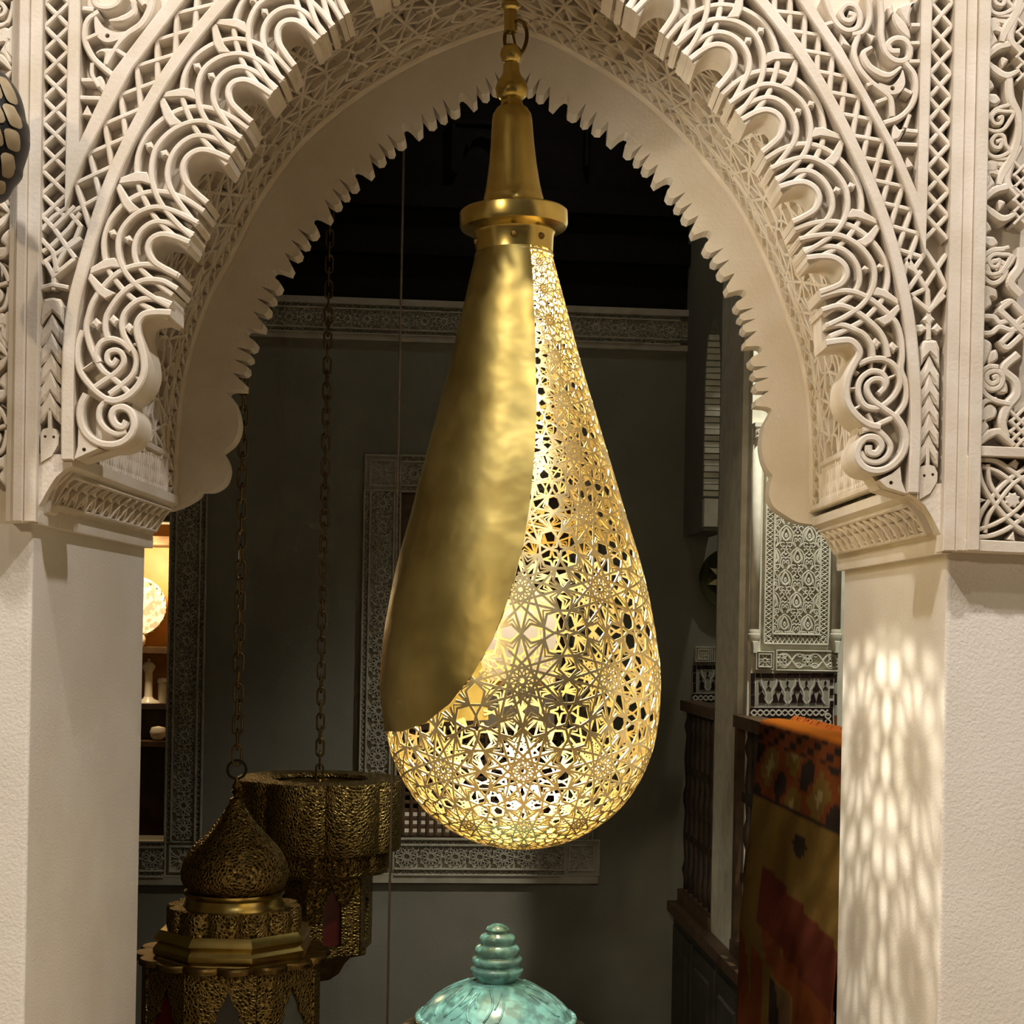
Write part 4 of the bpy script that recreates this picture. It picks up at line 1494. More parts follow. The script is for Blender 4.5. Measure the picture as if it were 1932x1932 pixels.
# screen: solid upper board with an arched opening, pierced lower leaf
wm = (wx0 + wx1) / 2
o0 = bpt(905, 1380)
o1 = bpt(1060, 1145)
oc = bpt(990, 1082)
board = [(wx0, o0[1]), (wx1, o0[1]), (wx1, wy0), (wx0, wy0)]
arch = cr([(o0[0], o0[1] + .012), (o0[0], o1[1]), (oc[0] - .05, o1[1] + .02), (oc[0], oc[1]), (oc[0] + .06, o1[1] + .05), (o1[0] - .012, o1[1]), (o1[0] - .012, o0[1] + .012)], 4)
b = MB()
b.plate(WB, board, -.075, -.05, holes=[arch])
b.build('screen_board', 'brown_wood', win)
ly0, ly1 = wy1 + .012, o0[1]
step = 15.5 * KB
k = 0
b = MB()
for i in range(int((wx1 - wx0) / step) + 1):
    x = wx0 + i * step
    b.ribbon(WB, [(x, ly0), (x, ly1)], .013, -.075, -.055)
b.build('screen_bar', 'brown_wood', win)['kind'] = 'stuff'
b = MB()
for i in range(int((ly1 - ly0) / step) + 1):
    y = ly0 + i * step
    b.ribbon(WB, [(wx0, y), (wx1, y)], .013, -.078, -.058)
b.build('screen_bar', 'brown_wood', win)['kind'] = 'stuff'
MB().slab(WB, wx0 - .05, wx1 + .05, ly0 + 2.6 * step, o0[1], -.16, -.14).build('screen_light_block', 'dark_wood', win)  # added board that keeps alcove light out of the upper lattice
# bright alcove beyond the screen
b = MB()
b.slab(WB, wx0 - .1, wx1 + .1, wy1 - .1, wy0 + .1, -.62, -.60)
b.slab(WB, wx0 - .12, wx0 - .1, wy1 - .1, wy0 + .1, -.62, -.12)
b.slab(WB, wx1 + .1, wx1 + .12, wy1 - .1, wy0 + .1, -.62, -.12)
b.slab(WB, wx0 - .1, wx1 + .1, wy0 + .1, wy0 + .12, -.62, -.12)
b.slab(WB, wx0 - .1, wx1 + .1, wy1 - .12, wy1 - .1, -.62, -.12)
b.build('alcove', 'screen_light', win)
b = MB()
b.slab(WB, wx0 - .1, wx1 + .1, o0[1] + .14, o0[1] + .16, -.6, -.45)
b.build('alcove_shelf', 'honey_wood', win)
ld = bpy.data.lights.new('alcove_lamp', 'POINT')
ld.energy = 9
ld.color = (1, .90, .74)
ld.shadow_soft_size = .05
al = bpy.data.objects.new('alcove_lamp', ld)
COL.objects.link(al)
al.location = WB((wx0 + wx1) / 2 + .05, wy0 - .02, -.4)

# niche at the left: frame strip, honey-wood back, shelf, crockery, dark dresser
sx0, _ = bpt(318, 1200)
sx1 = bpt(388, 1200)[0]
fr = empty('window_2', WB(sx0, ny0), 'carved plaster frame strip beside the lit honey-coloured shelf niche', 'window', kind='structure')
sw = sx1 - sx0
carved_strip(WB, sx0, sx1, ny0, bpt(350, 700)[1], 'v', 'room_carved', fr)
carved_strip(WB, nx0, sx0, ny0 - sw, ny0, 'u', 'room_carved', fr)
square_block(WB, sx0, sx1, ny0 - sw, ny0, 'room_carved', fr)
carved_strip(WB, nx0, sx0, ny1, ny1 + sw, 'u', 'room_carved', fr)
MB().slab(WB, nx0, sx1 + .02, ny0 - sw - .025, ny0 - sw, 0, .02).build('sill', 'room_carved', fr)
b = MB()
b.slab(WB, nx0 - .02, nx1 + .4, ny0 - .2, ny1 + .3, -.52, -.50)
b.slab(WB, nx0 - .04, nx0 - .02, ny0 - .2, ny1 + .3, -.52, -.12)
b.slab(WB, nx1 + .4, nx1 + .42, ny0 - .2, ny1 + .3, -.52, -.12)
b.slab(WB, nx0 - .04, nx1 + .42, ny1 + .28, ny1 + .3, -.52, -.12)
b.slab(WB, nx0 - .04, nx1 + .42, ny0 - .22, ny0 - .2, -.52, -.12)
b.build('niche_lining', 'honey_wood', fr)
WN = Plane(WB(0, 0, -.5), (1, YAW, 0))                          # back of the niche
shz = WN.px(290, 1219)[1]
MB().slab(WN, nx0 - .02, nx1 + .4, shz - .022, shz, 0, .20).build('shelf', 'brown_wood', fr)
lnz = WN.px(290, 1033)[1]
MB().slab(WN, nx0 - .02, nx1 + .4, lnz, lnz + .03, 0, .24).build('pelmet', 'brown_wood', fr)
ld = bpy.data.lights.new('niche_lamp', 'POINT')
ld.energy = 9
ld.color = (1, .74, .40)
ld.shadow_soft_size = .03
al = bpy.data.objects.new('niche_lamp', ld)
COL.objects.link(al)
al.location = WN(nx1 - .12, lnz - .05, .30)
# plate leaning on the shelf
WM = Plane(WB(0, 0, -.40), (1, YAW, 0))
pc = WM.px(258, 1148)
pr = abs(WM.px(258, 1092)[1] - pc[1])
pl = empty('niche_plate', WM(pc[0], shz), 'patterned white plate propped on the shelf of the lit niche', 'plate')
b = MB()
b.lathe(WM(pc[0], pc[1] + .005, 0), WM.N + Vector((0, 0, .15)), [(0, 0), (pr * .6, .002), (pr * .72, .012), (pr, .02), (pr, .024), (pr * .7, .016), (pr * .58, .008), (0, .006)], 40)
b.build('dish', 'plate_pattern', pl, True, 40)
b = MB()
for k in range(24):
    a = 2 * math.pi * k / 24
    b.tube([tuple(WM(pc[0] + pr * .94 * math.cos(a), pc[1] + .005 + pr * .94 * math.sin(a), .022)), tuple(WM(pc[0] + pr * math.cos(a + .13), pc[1] + .005 + pr * math.sin(a + .13), .024))], .003, 5)
b.build('scalloped_rim', 'ceramic_white', pl)['kind'] = 'stuff'
b = MB()
jc = WM.px(262, 1196)
b.lathe(WM(jc[0], shz, .05), (0, 0, 1), [(.022, 0), (.03, .012), (.032, .03), (.024, .045), (.026, .05), (.02, .052), (0, .05)], 24)
pot = b.build('niche_pot', 'ceramic_white', None, True, 45)
tag(pot, 'small cream pot in front of the patterned plate on the niche shelf', 'pot')
# dark dresser under the shelf
dz = WM.px(285, 1325)[1]
dr_ = empty('dresser', WM(nx0 + .3, ny0 - .2), 'dark wooden dresser in the lit niche under the candlestick', 'dresser')
b = MB()
b.slab(WM, nx0, nx1 + .3, dz - .02, dz, -.1, .10)
b.build('top', 'dark_wood', dr_)
MB().slab(WM, nx0 + .01, nx1 + .28, dz - .13, dz - .02, -.1, .06).build('drawer', 'dark_wood', dr_)
MB().slab(WM, nx0, nx1 + .3, dz - .15, dz - .131, -.1, .15).build('ledge', 'brown_wood', dr_)
MB().slab(WM, nx0 + .01, nx1 + .28, ny0 - .2, dz - .15, -.1, .05).build('body', 'dark_wood', dr_)
cs = WM.px(284, 1290)
cdl = empty('candlestick', WM(cs[0], dz, .05), 'white turned candlestick standing on the dark dresser in the niche', 'candlestick')
hC = WM.px(284, 1241)[1] - dz
b = MB()
b.lathe(WM(cs[0], dz, .05), (0, 0, 1), [(hC * .26, 0), (hC * .25, .006), (hC * .12, hC * .1), (hC * .09, hC * .16), (hC * .085, hC * .7)], 28)
b.build('stem', 'ceramic_white', cdl, True, 50)
b = MB()
b.lathe(WM(cs[0], dz, .05), (0, 0, 1), [(hC * .085, hC * .69), (hC * .14, hC * .77), (hC * .15, hC * .82), (hC * .10, hC * .9), (hC * .035, hC * .93), (hC * .035, hC * .98), (0, hC)], 28)
b.build('cap', 'ceramic_white', cdl, True, 50)
c2 = WM.px(309, 1290)
b = MB()
h2 = WM.px(309, 1277)[1] - dz
b.lathe(WM(c2[0], dz, .03), (0, 0, 1), [(.016, 0), (.017, h2 * .7), (.013, h2 * .72), (.021, h2 * .82), (.018, h2 * .95), (0, h2)], 20)
tag(b.build('caster', 'ceramic_white', None, True, 45), 'small white caster beside the candlestick, half hidden by the frame strip', 'caster')
c3 = WM.px(306, 1357)
b = MB()
b.lathe(WM(c3[0], dz - .129, .105), (0, 0, 1), [(.014, 0), (.026, .012), (.030, .03), (.024, .045), (0, .05)], 20)
tag(b.build('lidded_bowl', 'ceramic_white', None, True, 45), 'little white bowl on the ledge of the dark dresser', 'bowl')

# ------------------------------------------------------------------ arcade at the right
AF, AN = Vector((0.60, 3.14, 1.5)), Vector((0.735, 1.15, 1.5))
WA = Plane(AF, (AN - AF), flip=False)
if WA.N.x > 0:
    WA = Plane(AF, (AN - AF), flip=True)
AL = (AN - AF).length


def slabA(b, u0, u1, v0, v1, h0, h1):
    return b.slab(WA, u0, u1, v0, v1, h0, h1)


# column
cu0 = WA.px(1351, 1230)[0]
cu1 = WA.px(1393, 1230)[0]
b = MB()
slabA(b, cu0, cu1, -1.5, ZC - 1.5, -.024, 0.0)
tag(b.build('wall_column', 'panel_plaster'), 'plain plaster column between the carved panel and the dim back wall', 'column', kind='structure')
# arched wall over the far bay, its scalloped reveal lit
u_far = 0.0
rz0 = WA.px(1330, 1000)[1]
u_op0 = WA.px(1331, 800)[0]
apx = WA.px(1345, 600)[1]
open_ = [(u_op0, rz0), (u_op0, WA.px(1331, 760)[1])]
ua, ub = u_op0, cu0 - .01
zsp = WA.px(1331, 760)[1]
for k in range(1, 13):
    a = math.pi * k / 12
    open_.append(((ua + ub) / 2 - (ub - ua) / 2 * math.cos(a), zsp + (apx - zsp) * math.sin(a)))
open_ += [(ub, -1.5), (cu0, -1.5), (cu0, ZC - 1.5), (-.02, ZC - 1.5), (-.02, rz0)]
b = MB()
b.plate(WA, open_, -.09, 0, back=True)
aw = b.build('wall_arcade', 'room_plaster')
tag(aw, 'dim arcade wall with a narrow arched opening beside the column', 'wall', kind='structure')
# ribbed reveal of the opening
zt, zb_ = WA.px(1345, 625)[1], WA.px(1331, 935)[1]
nr = 26
for i in range(nr):
    z0 = zb_ + (zt - zb_) * i / nr
    z1 = zb_ + (zt - zb_) * (i + .82) / nr
    off = .0 if z0 < zsp else (ub - ua) * .5 * (1 - math.sqrt(max(0, 1 - ((z0 - zsp) / (apx - zsp)) ** 2)))
    b = MB()
    slabA(b, u_op0 + off - .004, u_op0 + off + .012 + .007 * (i % 3 == 1), z0, z1, -.095, .004)
    b.build('reveal_rib', 'panel_plaster', aw)
b = MB()
slabA(b, u_op0 - .004, u_op0 + .03, zb_ - .10, zb_ - .01, -.095, .004)
b.build('corbel', 'panel_plaster', aw)

# carved and tiled panel wall at the right
WP = Plane((0, 2.1, 1.5), (1, YAW, 0))
KP = 4.55 / F
p0 = WP.px(1411, 1230)[0]
b = MB()
b.slab(WP, p0, p0 + 1.9, -1.5, ZC - 1.5, -.12, 0)
pw = b.build('wall_panel', 'panel_plaster')
tag(pw, 'plaster wall with a carved arabesque panel over mosaic tiles, right of the column', 'wall', kind='structure')


def ppt(x, y):
    return WP.px(x, y)


# engaged colonettes with capitals and brackets
for (x, hw) in ((1421, 9), (1575, 8.5)):
    col = empty('colonette', WP(*ppt(x, 1190)))
    col.parent = pw
    zc = ppt(x, 1190)
    zt_ = ppt(x + 8, 830)
    b = MB()
    b.lathe(WP(zc[0], zc[1], .012), (0, 0, 1), [(hw * KP, 0), (hw * KP, zt_[1] - zc[1])], 20)
    b.build('shaft', 'panel_plaster', col, True)
    b = MB()
    b.lathe(WP(zc[0], zc[1], .012), (0, 0, 1), [(hw * KP * .9, -.034), (hw * KP * 1.25, -.026), (hw * KP * 1.35, -.018), (hw * KP * 1.35, -.010), (hw * KP * 1.15, -.008), (hw * KP * 1.15, .0), (hw * KP, .004)], 20)
    b.build('base_ring', 'panel_plaster', col, True, 30)
    b = MB()
    zq = ppt(x, 1232)
    b.plate(WP, [(zc[0] - 6 * KP, zc[1] - .03), (zc[0] + 6 * KP, zc[1] - .03), (zc[0] + 4 * KP, zq[1] + .012), (zc[0] + 4 * KP, zq[1]), (zc[0] - 4 * KP, zq[1]), (zc[0] - 4 * KP, zq[1] + .012)], 0, .03, bev=.002)
    b.build('bracket', 'panel_plaster', col)
    b = MB()
    b.slab(WP, zt_[0] - 9 * KP, zt_[0] + 9 * KP, zt_[1], zt_[1] + 22 * KP, 0, .035)
    b.slab(WP, zt_[0] - 11 * KP, zt_[0] + 11 * KP, zt_[1] + 22 * KP, zt_[1] + 30 * KP, 0, .04)
    b.build('capital', 'panel_plaster', col)
    for s in (-1, 1):
        b = MB()
        b.ribbon(WP, cr([(zt_[0] + s * 7 * KP, zt_[1] + 3 * KP), (zt_[0] + s * 3 * KP, zt_[1] + 8 * KP), (zt_[0] + s * 6 * KP, zt_[1] + 14 * KP), (zt_[0] + s * 2 * KP, zt_[1] + 17 * KP)], 5), 2.5 * KP, .034, .040)
        b.build('capital_scroll', 'panel_plaster', col)
# panel frame: fillets and lattice border
A0, A1 = ppt(1440, 1214), ppt(1562, 800)
ix0, iz0 = ppt(1456, 1196)
ix1 = ppt(1544, 1196)[0]
pz1 = A1[1]
b = MB()
for (xa, za, xb, zb2) in [(A0[0], A0[1], A0[0], pz1), (ppt(1560, 1214)[0], A0[1], ppt(1560, 1214)[0], pz1), (ix0, iz0, ix0, pz1), (ix1, iz0, ix1, pz1), (A0[0], A0[1], ppt(1560, 1214)[0], A0[1]), (ix0, iz0, ix1, iz0)]:
    b.ribbon(WP, [(xa, za), (xb, zb2)], 3.2 * KP, -.002, .012)
b.build('panel_fillet', 'panel_plaster', pw)['kind'] = 'stuff'
b = MB()
XR1 = ppt(1560, 1214)[0]
for (x0_, x1_) in ((A0[0] + 1.5 * KP, ix0 - 1.5 * KP), (ix1 + 1.5 * KP, XR1 - 1.5 * KP)):
    n = int((pz1 - A0[1]) / (8.5 * KP))
    for ph in (0, 1):
        b.ribbon(WP, [(x0_ if (i + ph) % 2 else x1_, A0[1] + (pz1 - A0[1]) * i / n) for i in range(n + 1)], 2.3 * KP, -.002, .009, round_=True)
n = int((XR1 - A0[0]) / (8.5 * KP))
for ph in (0, 1):
    b.ribbon(WP, [(A0[0] + (XR1 - A0[0]) * i / n, A0[1] + 1.5 * KP if (i + ph) % 2 else iz0 - 1.5 * KP) for i in range(n + 1)], 2.3 * KP, -.002, .009, round_=True)
b.build('panel_lattice', 'panel_plaster', pw)['kind'] = 'stuff'
# arabesque field: staggered drops, ogees and tendrils
cwx = (ix1 - ix0) / 2.0
chz = cwx * .93
rows = int((pz1 - iz0) / chz) + 1
for r_ in range(rows):
    for c_ in range(-1, 3):
        cx = ix0 + cwx * (c_ + (.5 if r_ % 2 == 0 else 0.0)) + (0 if r_ % 2 == 0 else 0)
        cz = iz0 + chz * (r_ + .45)
        ins = lambda L: all(ix0 + .002 < q[0] < ix1 - .002 and q[1] > iz0 + .002 for q in L)
        mb_ = MB()

        def rib(L, w, closed=False, h=.011):
            q = [(cx + x * cwx, cz + y * chz) for x, y in L]
            q = [(min(max(x, ix0 + .003), ix1 - .003), max(y, iz0 + .003)) for x, y in q]
            mb_.ribbon(WP, cr(q, 4, closed=closed), w * KP, -.002, h, closed=closed, bev=.25)
        if cx < ix0 - cwx * .3 or cx > ix1 + cwx * .3:
            continue
        rib([(0, .34), (.13, .10), (.15, -.10), (.0, -.22), (-.15, -.10), (-.13, .10)], 4.2, True)
        rib([(0, .08), (.04, -.03), (0, -.09), (-.04, -.03)], 3.0, True)
        rib([(0, .45), (.20, .28), (.30, .0), (.27, -.30), (.42, -.52)], 2.6)
        rib([(0, .45), (-.20, .28), (-.30, .0), (-.27, -.30), (-.42, -.52)], 2.6)
        for s in (-1, 1):
            rib([(s * .06, -.36), (s * .20, -.32), (s * .24, -.46), (s * .12, -.52), (s * .10, -.43)], 2.2)
            rib([(s * .38, .18), (s * .46, .32), (s * .36, .42), (s * .28, .34)], 2.2)
        rib([(0, -.30), (.06, -.40), (0, -.62)], 2.4)
        for s in (-1, 1):
            rib([(s * .05, .40), (s * .17, .22), (s * .225, .0), (s * .19, -.22)], 2.0, h=.008)
            rib([(s * .42, -.50), (s * .36, -.30), (s * .40, -.12), (s * .47, -.20), (s * .43, -.28)], 2.4)
            rib([(s * .40, .06), (s * .34, .14), (s * .42, .22), (s * .50, .12)], 2.6, h=.009)
            rib([(s * .33, -.04), (s * .44, .02), (s * .50, -.06)], 2.4, h=.009)
            rib([(s * .14, -.30), (s * .16, -.40), (s * .02, -.50)], 2.2, h=.009)
        mb_.build('arabesque_motif', 'panel_plaster', pw)
# carved frieze: rosette square and knotwork
b = MB()
fz = [ppt(1424, 1228), ppt(1458, 1264)]
u0_, v1_ = fz[0]
u1_, v0_ = fz[1]
square_block(WP, u0_, u1_, v0_, v1_, 'panel_plaster', pw)
k0, k1 = ppt(1463, 1264), ppt(1580, 1229)
b = MB()
b.ribbon(WP, [(k0[0], k0[1]), (k1[0], k0[1]), (k1[0], k1[1]), (k0[0], k1[1])], 2.5 * KP, -.001, .012, closed=True)
kw, kh = k1[0] - k0[0], k1[1] - k0[1]
for ph in (0, 1):
    s = 1 if ph else -1
    b.ribbon(WP, [(k0[0] + kw * t / 40, (k0[1] + k1[1]) / 2 + s * kh * .36 * math.sin(t / 40 * math.pi * 4)) for t in range(41)], 3.6 * KP, -.001, .010)
    for cxx in (.13, .37, .63, .87):
        cc = (k0[0] + kw * cxx, (k0[1] + k1[1]) / 2 + s * kh * .28)
        b.ribbon(WP, [(cc[0] + kh * (.02 + .012 * t) * math.cos(t * .7), cc[1] + kh * (.02 + .012 * t) * math.sin(t * .7)) for t in range(14)], 2.2 * KP, -.001, .009)
for cxx in (.0, .5, 1.0):
    for dx in (-1, 0, 1):
        for dy in (-1, 0, 1):
            cc = (k0[0] + kw * min(max(cxx, .08), .92) + dx * kh * .16, (k0[1] + k1[1]) / 2 + dy * kh * .2)
            b.ribbon(WP, [(cc[0] + kh * .09 * math.cos(t * .785), cc[1] + kh * .09 * math.sin(t * .785)) for t in range(8)], 1.7 * KP, -.001, .010, closed=True)
b.build('knotwork_frieze', 'panel_plaster', pw)['kind'] = 'stuff'


# mosaic tile dado --------------------------------------------------------------
def dado(fx, mp, kp, parent, ncols, full=True):
    """fx(x,y): coordinates read at 6.04x from (1280,1180)"""
    T = lambda L: mp.pts([fx(x, y) for x, y in L])
    base = MB().plate(mp, T([(815, 540), (1800, 550), (1800, 1700), (805, 1700)]), 0, .004).build('tile_bed', 'tile_white', parent)

    def tile(L, m='tile_black', h=.0075):
        MB().plate(mp, T(L), .002, h, bev=.0006).build('tile', m, base)
    xs = [870, 935, 1085, 1228, 1372, 1508, 1630, 1765]
    for i in range(len(xs) - 1):
        tile([(xs[i] + 4, 543), (xs[i + 1] - 4, 545), (xs[i + 1] - 4, 600), (xs[i] + 4, 598)])
    for (ya, yb_) in ((543, 645), (652, 785), (792, 920)):
        tile([(820, ya), (864, ya), (862, yb_), (818, yb_)])
        tile([(1720, ya + 66), (1760, ya + 66), (1758, min(yb_ + 8, 928)), (1716, min(yb_ + 8, 928))])
    for (ya, yb_, m) in ((558, 650, 'tile_black'), (655, 775, 'tile_grey'), (780, 905, 'tile_black'), (910, 1025, 'tile_grey'), (1030, 1145, 'tile_rust'), (1150, 1260, 'tile_grey')):
        tile([(1772, ya), (1800, ya), (1798, yb_), (1768, yb_)], m)
    # merlon frieze
    tile([(880, 605), (1708, 612), (1705, 915), (870, 915)], 'tile_grey', .005)
    for i in range(4):
        cx = 915 + i * 215
        if i == 0:
            tile([(912, 625), (925, 680), (950, 735), (945, 750), (912, 752)])
            tile([(912, 790), (945, 752), (975, 800), (970, 845), (990, 876), (912, 878)])
        else:
            tile([(cx - 8 + 5, 640), (cx + 5 + 8, 640), (cx + 20, 690), (cx + 40, 730), (cx + 18, 750), (cx - 14, 750), (cx - 38, 730), (cx - 12, 690)])
            for s in (-1, 1):
                tile([(cx + 2 + s * 4, 855), (cx + 2 + s * 18, 800), (cx + 2 + s * 30, 757), (cx + 2 + s * 60, 800), (cx + 2 + s * 55, 845), (cx + 2 + s * 78, 878), (cx + 2 + s * 4, 880)])
        # white outline ogee and the small drops between
        c2 = cx + 107
        if c2 < 1690:
            tile([(c2, 624), (c2 + 15, 652), (c2, 682), (c2 - 15, 652)])
            tile([(c2 - 30, 722), (c2, 692), (c2 + 30, 722), (c2, 712)])
        for s in (-1, 1):
            if i == 0 and s < 0:
                continue
            q = cr([(cx + s * 20 + 2, 612), (cx + s * 30 + 2, 680), (cx + s * 62 + 2, 740), (cx + s * 76 + 2, 800), (cx + s * 72 + 2, 850), (cx + s * 96 + 2, 890)], 5)
            MB().ribbon(mp, T(q), 3.4 * kp, .004, .0062).build('tile', 'tile_white', base)
    # chain band
    tile([(812, 935), (1755, 938), (1750, 1055), (808, 1055)], 'tile_black', .006)
    for ph in (0, 1):
        q = [(820 + t * 8.0, 995 + (30 if ph else -30) * math.sin(t / 110 * math.pi * 12.5)) for t in range(111)]
        MB().ribbon(mp, T(q), 3.2 * kp, .005, .0072).build('tile', 'tile_white', base)
        q = [(1695 + (30 if ph else -30) * math.sin(t / 60 * math.pi * 7), 1000 + t * 8.0) for t in range(61)]
        MB().ribbon(mp, T(q), 3.2 * kp, .0055, .0075).build('tile', 'tile_white', base)
    if full:
        tile([(1640, 1058), (1755, 1058), (1745, 1500), (1635, 1500)], 'tile_black', .0055)
        rnd2 = random.Random(4)
        for i in range(8):
            for j in range(6):
                cx, cy = 1000 + i * 72, 1120 + j * 70
                m = 'tile_black' if (i + j) % 2 else ('tile_rust' if (i + j) % 4 == 0 else 'tile_grey')
                tile([(cx - 28, cy), (cx - 10, cy - 10), (cx, cy - 30), (cx + 10, cy - 10), (cx + 28, cy), (cx + 10, cy + 10), (cx, cy + 30), (cx - 10, cy + 10)], m)


def fxr(x, y):
    return (1280 + x / 6.0375, 1180 + y / 6.0375)


dado(fxr, WP, KP, pw, 4)
# the same dado and frieze seen deeper, on the back wall past the arcade
sc2 = 5.55 / 4.6


def fxb(x, y):
    return (1306 + (x - 815) / 6.0375 / sc2, 1254.5 + (y - 540) / 6.0375 / sc2)


dado(fxb, WB, KB, wb, 2, full=False)
u0_, v1_ = bpt(1311, 1220)
u1_, v0_ = bpt(1340, 1249)
square_block(WB, u0_, u1_, v0_, v1_, 'panel_plaster', wb)
u0_, v1_ = bpt(1342, 1220)
square_block(WB, u0_, u0_ + 29 * KB, v1_ - 29 * KB, v1_, 'panel_plaster', wb)
# round dish on the back wall, half behind the column
dc = bpt(1372, 1092)
dsh = empty('wall_dish', WB(dc[0], dc[1] - 58 * KB), 'dark green dish with cream petals on the far wall, half behind the column', 'dish')
R_ = 58 * KB
b = MB()
b.lathe(WB(dc[0], dc[1], .004), WB.N, [(0, .004), (R_ * .6, .004), (R_ * .8, .018), (R_, .028), (R_ * 1.0, .033), (R_ * .78, .024), (R_ * .58, .012), (0, .010)], 48)
b.build('bowl', 'plate_green', dsh, True, 40)
for k in range(8):
    a = k * math.pi / 4 + .3
    f = lambda r, t: (dc[0] + R_ * r * math.cos(a + t), dc[1] + R_ * r * math.sin(a + t))
    MB().plate(WB, [f(.18, 0), f(.45, .22), f(.72, 0), f(.45, -.22)], .012, .030).build('petal', 'plate_cream', dsh)

# balustrade of dark turned wood with a kilim hung over it -----------------------------
rail_far = WA.px(1297, 1332)[1]
bu0, bu1 = -.0, AL
railz = WA.px(1500, 1378)[1]
ledz = WA.px(1345, 1760)[1]
bal = empty('balustrade', WA(.9, ledz), 'dark turned-wood balustrade running along the arcade under the tiles', 'balustrade')
for (s0, s1) in ((.06, cu0), (cu1, AL + .26)):
    MB().slab(WA, s0, s1, railz - .035, railz, -.055, .012).build('rail', 'brown_wood', bal)
    MB().slab(WA, s0, s1, ledz, ledz + .04, -.05, .01).build('rail', 'brown_wood', bal)
    n = max(2, int((s1 - s0) / .085))
    for i in range(n + 1):
        u = s0 + .012 + (s1 - s0 - .024) * i / n
        MB().lathe(WA(u, ledz + .03, -.02), (0, 0, 1), [(.011, 0), (.011, .05), (.018, .08), (.010, .11), (.016, .2), (.010, .28), (.018, .31), (.018, .34), (.010, .37), (.016, .46), (.010, .54), (.018, .57), (.010, .60), (.011, railz - ledz - .06)], 10).build('baluster', 'dark_wood', bal, True)
    for t in (.33, .66):
        z = ledz + (railz - ledz) * t
        MB().slab(WA, s0, s1, z - .012, z + .012, -.03, -.01).build('cross_rail', 'dark_wood', bal)
MB().slab(WA, cu1, cu1 + .035, ledz, railz - .036, -.05, .006).build('post', 'brown_wood', bal)
# panelled dark cabinet under the balustrade
cab = empty('cabinet', WA(.9, -1.5), 'dark panelled cabinet forming the base under the column and balustrade', 'cabinet')
MB().slab(WA, .06, AL, ledz - .035, ledz - .001, .001, .045).build('ledge', 'brown_wood', cab)
MB().slab(WA, .06, AL, -1.5, ledz - .035, .001, .02).build('body', 'green_wood', cab)
n = 5
for i in range(n):
    u0_ = .09 + (AL - .1) * i / n
    u1_ = u0_ + (AL - .1) / n - .05
    d_ = MB().slab(WA, u0_, u1_, -1.4, ledz - .08, .02, .028).build('door', 'green_wood', cab)
    MB().plate(WA, [(u0_ + .05, -1.35), (u1_ - .05, -1.35), (u1_ - .05, ledz - .13), (u0_ + .05, ledz - .13)], .027, .036, bev=.008).build('panel', 'green_wood', d_)

# kilim ------------------------------------------------------------------------------
ku0 = WA.px(1452, 1376)[0]
ku1 = AL + .25
kz0 = -1.15
NU, NV = 120, 170
b = MB()
cols = []


def kcol(s, t):
    """flat woven pattern: s along 0..1, t down 0..1"""
    ochre, rust, dark, teal, cream, red = (.150, .088, .020), (.15, .040, .011), (.026, .017, .013), (.018, .060, .070), (.26, .19, .08), (.105, .024, .012)
    st = math.floor(s * 40) / 40
    tt = math.floor(t * 110) / 110
    if t < .052:
        return (.50, .14, .012)
    if t < .085:
        return rust if (int(s * 16) + int(t * 90)) % 3 else dark
    if t < .175:
        k = math.sin(st * 23 + 1) + math.cos(tt * 70 + st * 9)
        return dark if k > .9 else (rust if k > -.2 else (cream if k < -1.6 else ochre))
    if t < .182:
        return dark
    if t < .27:
        return dark if abs(st - .56) / .08 + abs(tt - .22) / .022 < 1 else ochre
    d1 = tt - .06 * st
    if .27 < d1 < .37 and st > .20 - (tt - .27) * .2:
        return red
    if .37 < d1 < .42:
        return rust if .22 + 1.5 * (tt - .37) < st else ochre
    if .42 < d1 < .47 and st > .62:
        return rust
    if tt > .46 and .36 < st < .58 and tt < .64:
        return dark if tt < .53 and st < .44 + (tt - .46) else (teal if .545 < tt else (.10, .06, .03))
    if .56 < tt < .62 and .36 < st < .6:
        return cream
    if tt > .40 and st < .28:
        return rust if (tt - .40) * .9 > st - .02 or st > .14 else ochre
    if .50 < tt < .60 and st > .60:
        return (.085, .055, .035) if int(tt * 220) % 3 else ochre
    if tt > .64:
        k = (int(st * 9) + int(tt * 26)) % 4
        return [ochre, rust, ochre, dark][k]
    return ochre


for i in range(NV + 1):
    t = i / NV
    for j in range(NU + 1):
        s = j / NU
        u = ku0 + (ku1 - ku0) * s + .012 * math.sin(t * 5) * (1 - s) - .03 * t * (1 - s)
        wob = .002 * math.sin(s * 26 + t * 3) * min(1, t * 3)
        L = t * 1.45
        if L < .07:
            a = L / .07
            z = railz + .006 + .004 * math.sin(a * 3.14)
            h = -.055 + .075 * a
        else:
            z = railz + .004 - (L - .07)
            h = .022 + wob + .042 * min(1, (L - .07) * 1.9)
        b.v.append(tuple(WA(u, z, h)))
for i in range(NV):
    for j in range(NU):
        a = i * (NU + 1) + j
        b.f.append((a, a + 1, a + NU + 2, a + NU + 1))
m = bpy.data.materials.new('kilim')
m.use_nodes = True
nt = m.node_tree
bs = nt.nodes['Principled BSDF']
bs.inputs['Roughness'].default_value = .95
bs.inputs['Specular IOR Level'].default_value = .05
at = nt.nodes.new('ShaderNodeAttribute')
at.attribute_name = 'weave'
nz = nt.nodes.new('ShaderNodeTexNoise')
nz.inputs['Scale'].default_value = 120
mx = nt.nodes.new('ShaderNodeMixRGB')
mx.blend_type = 'MULTIPLY'
mx.inputs[0].default_value = .35
nt.links.new(at.outputs['Color'], mx.inputs[1])
nt.links.new(nz.outputs['Color'], mx.inputs[2])
nt.links.new(mx.outputs[0], bs.inputs['Base Color'])
M['kilim'] = m
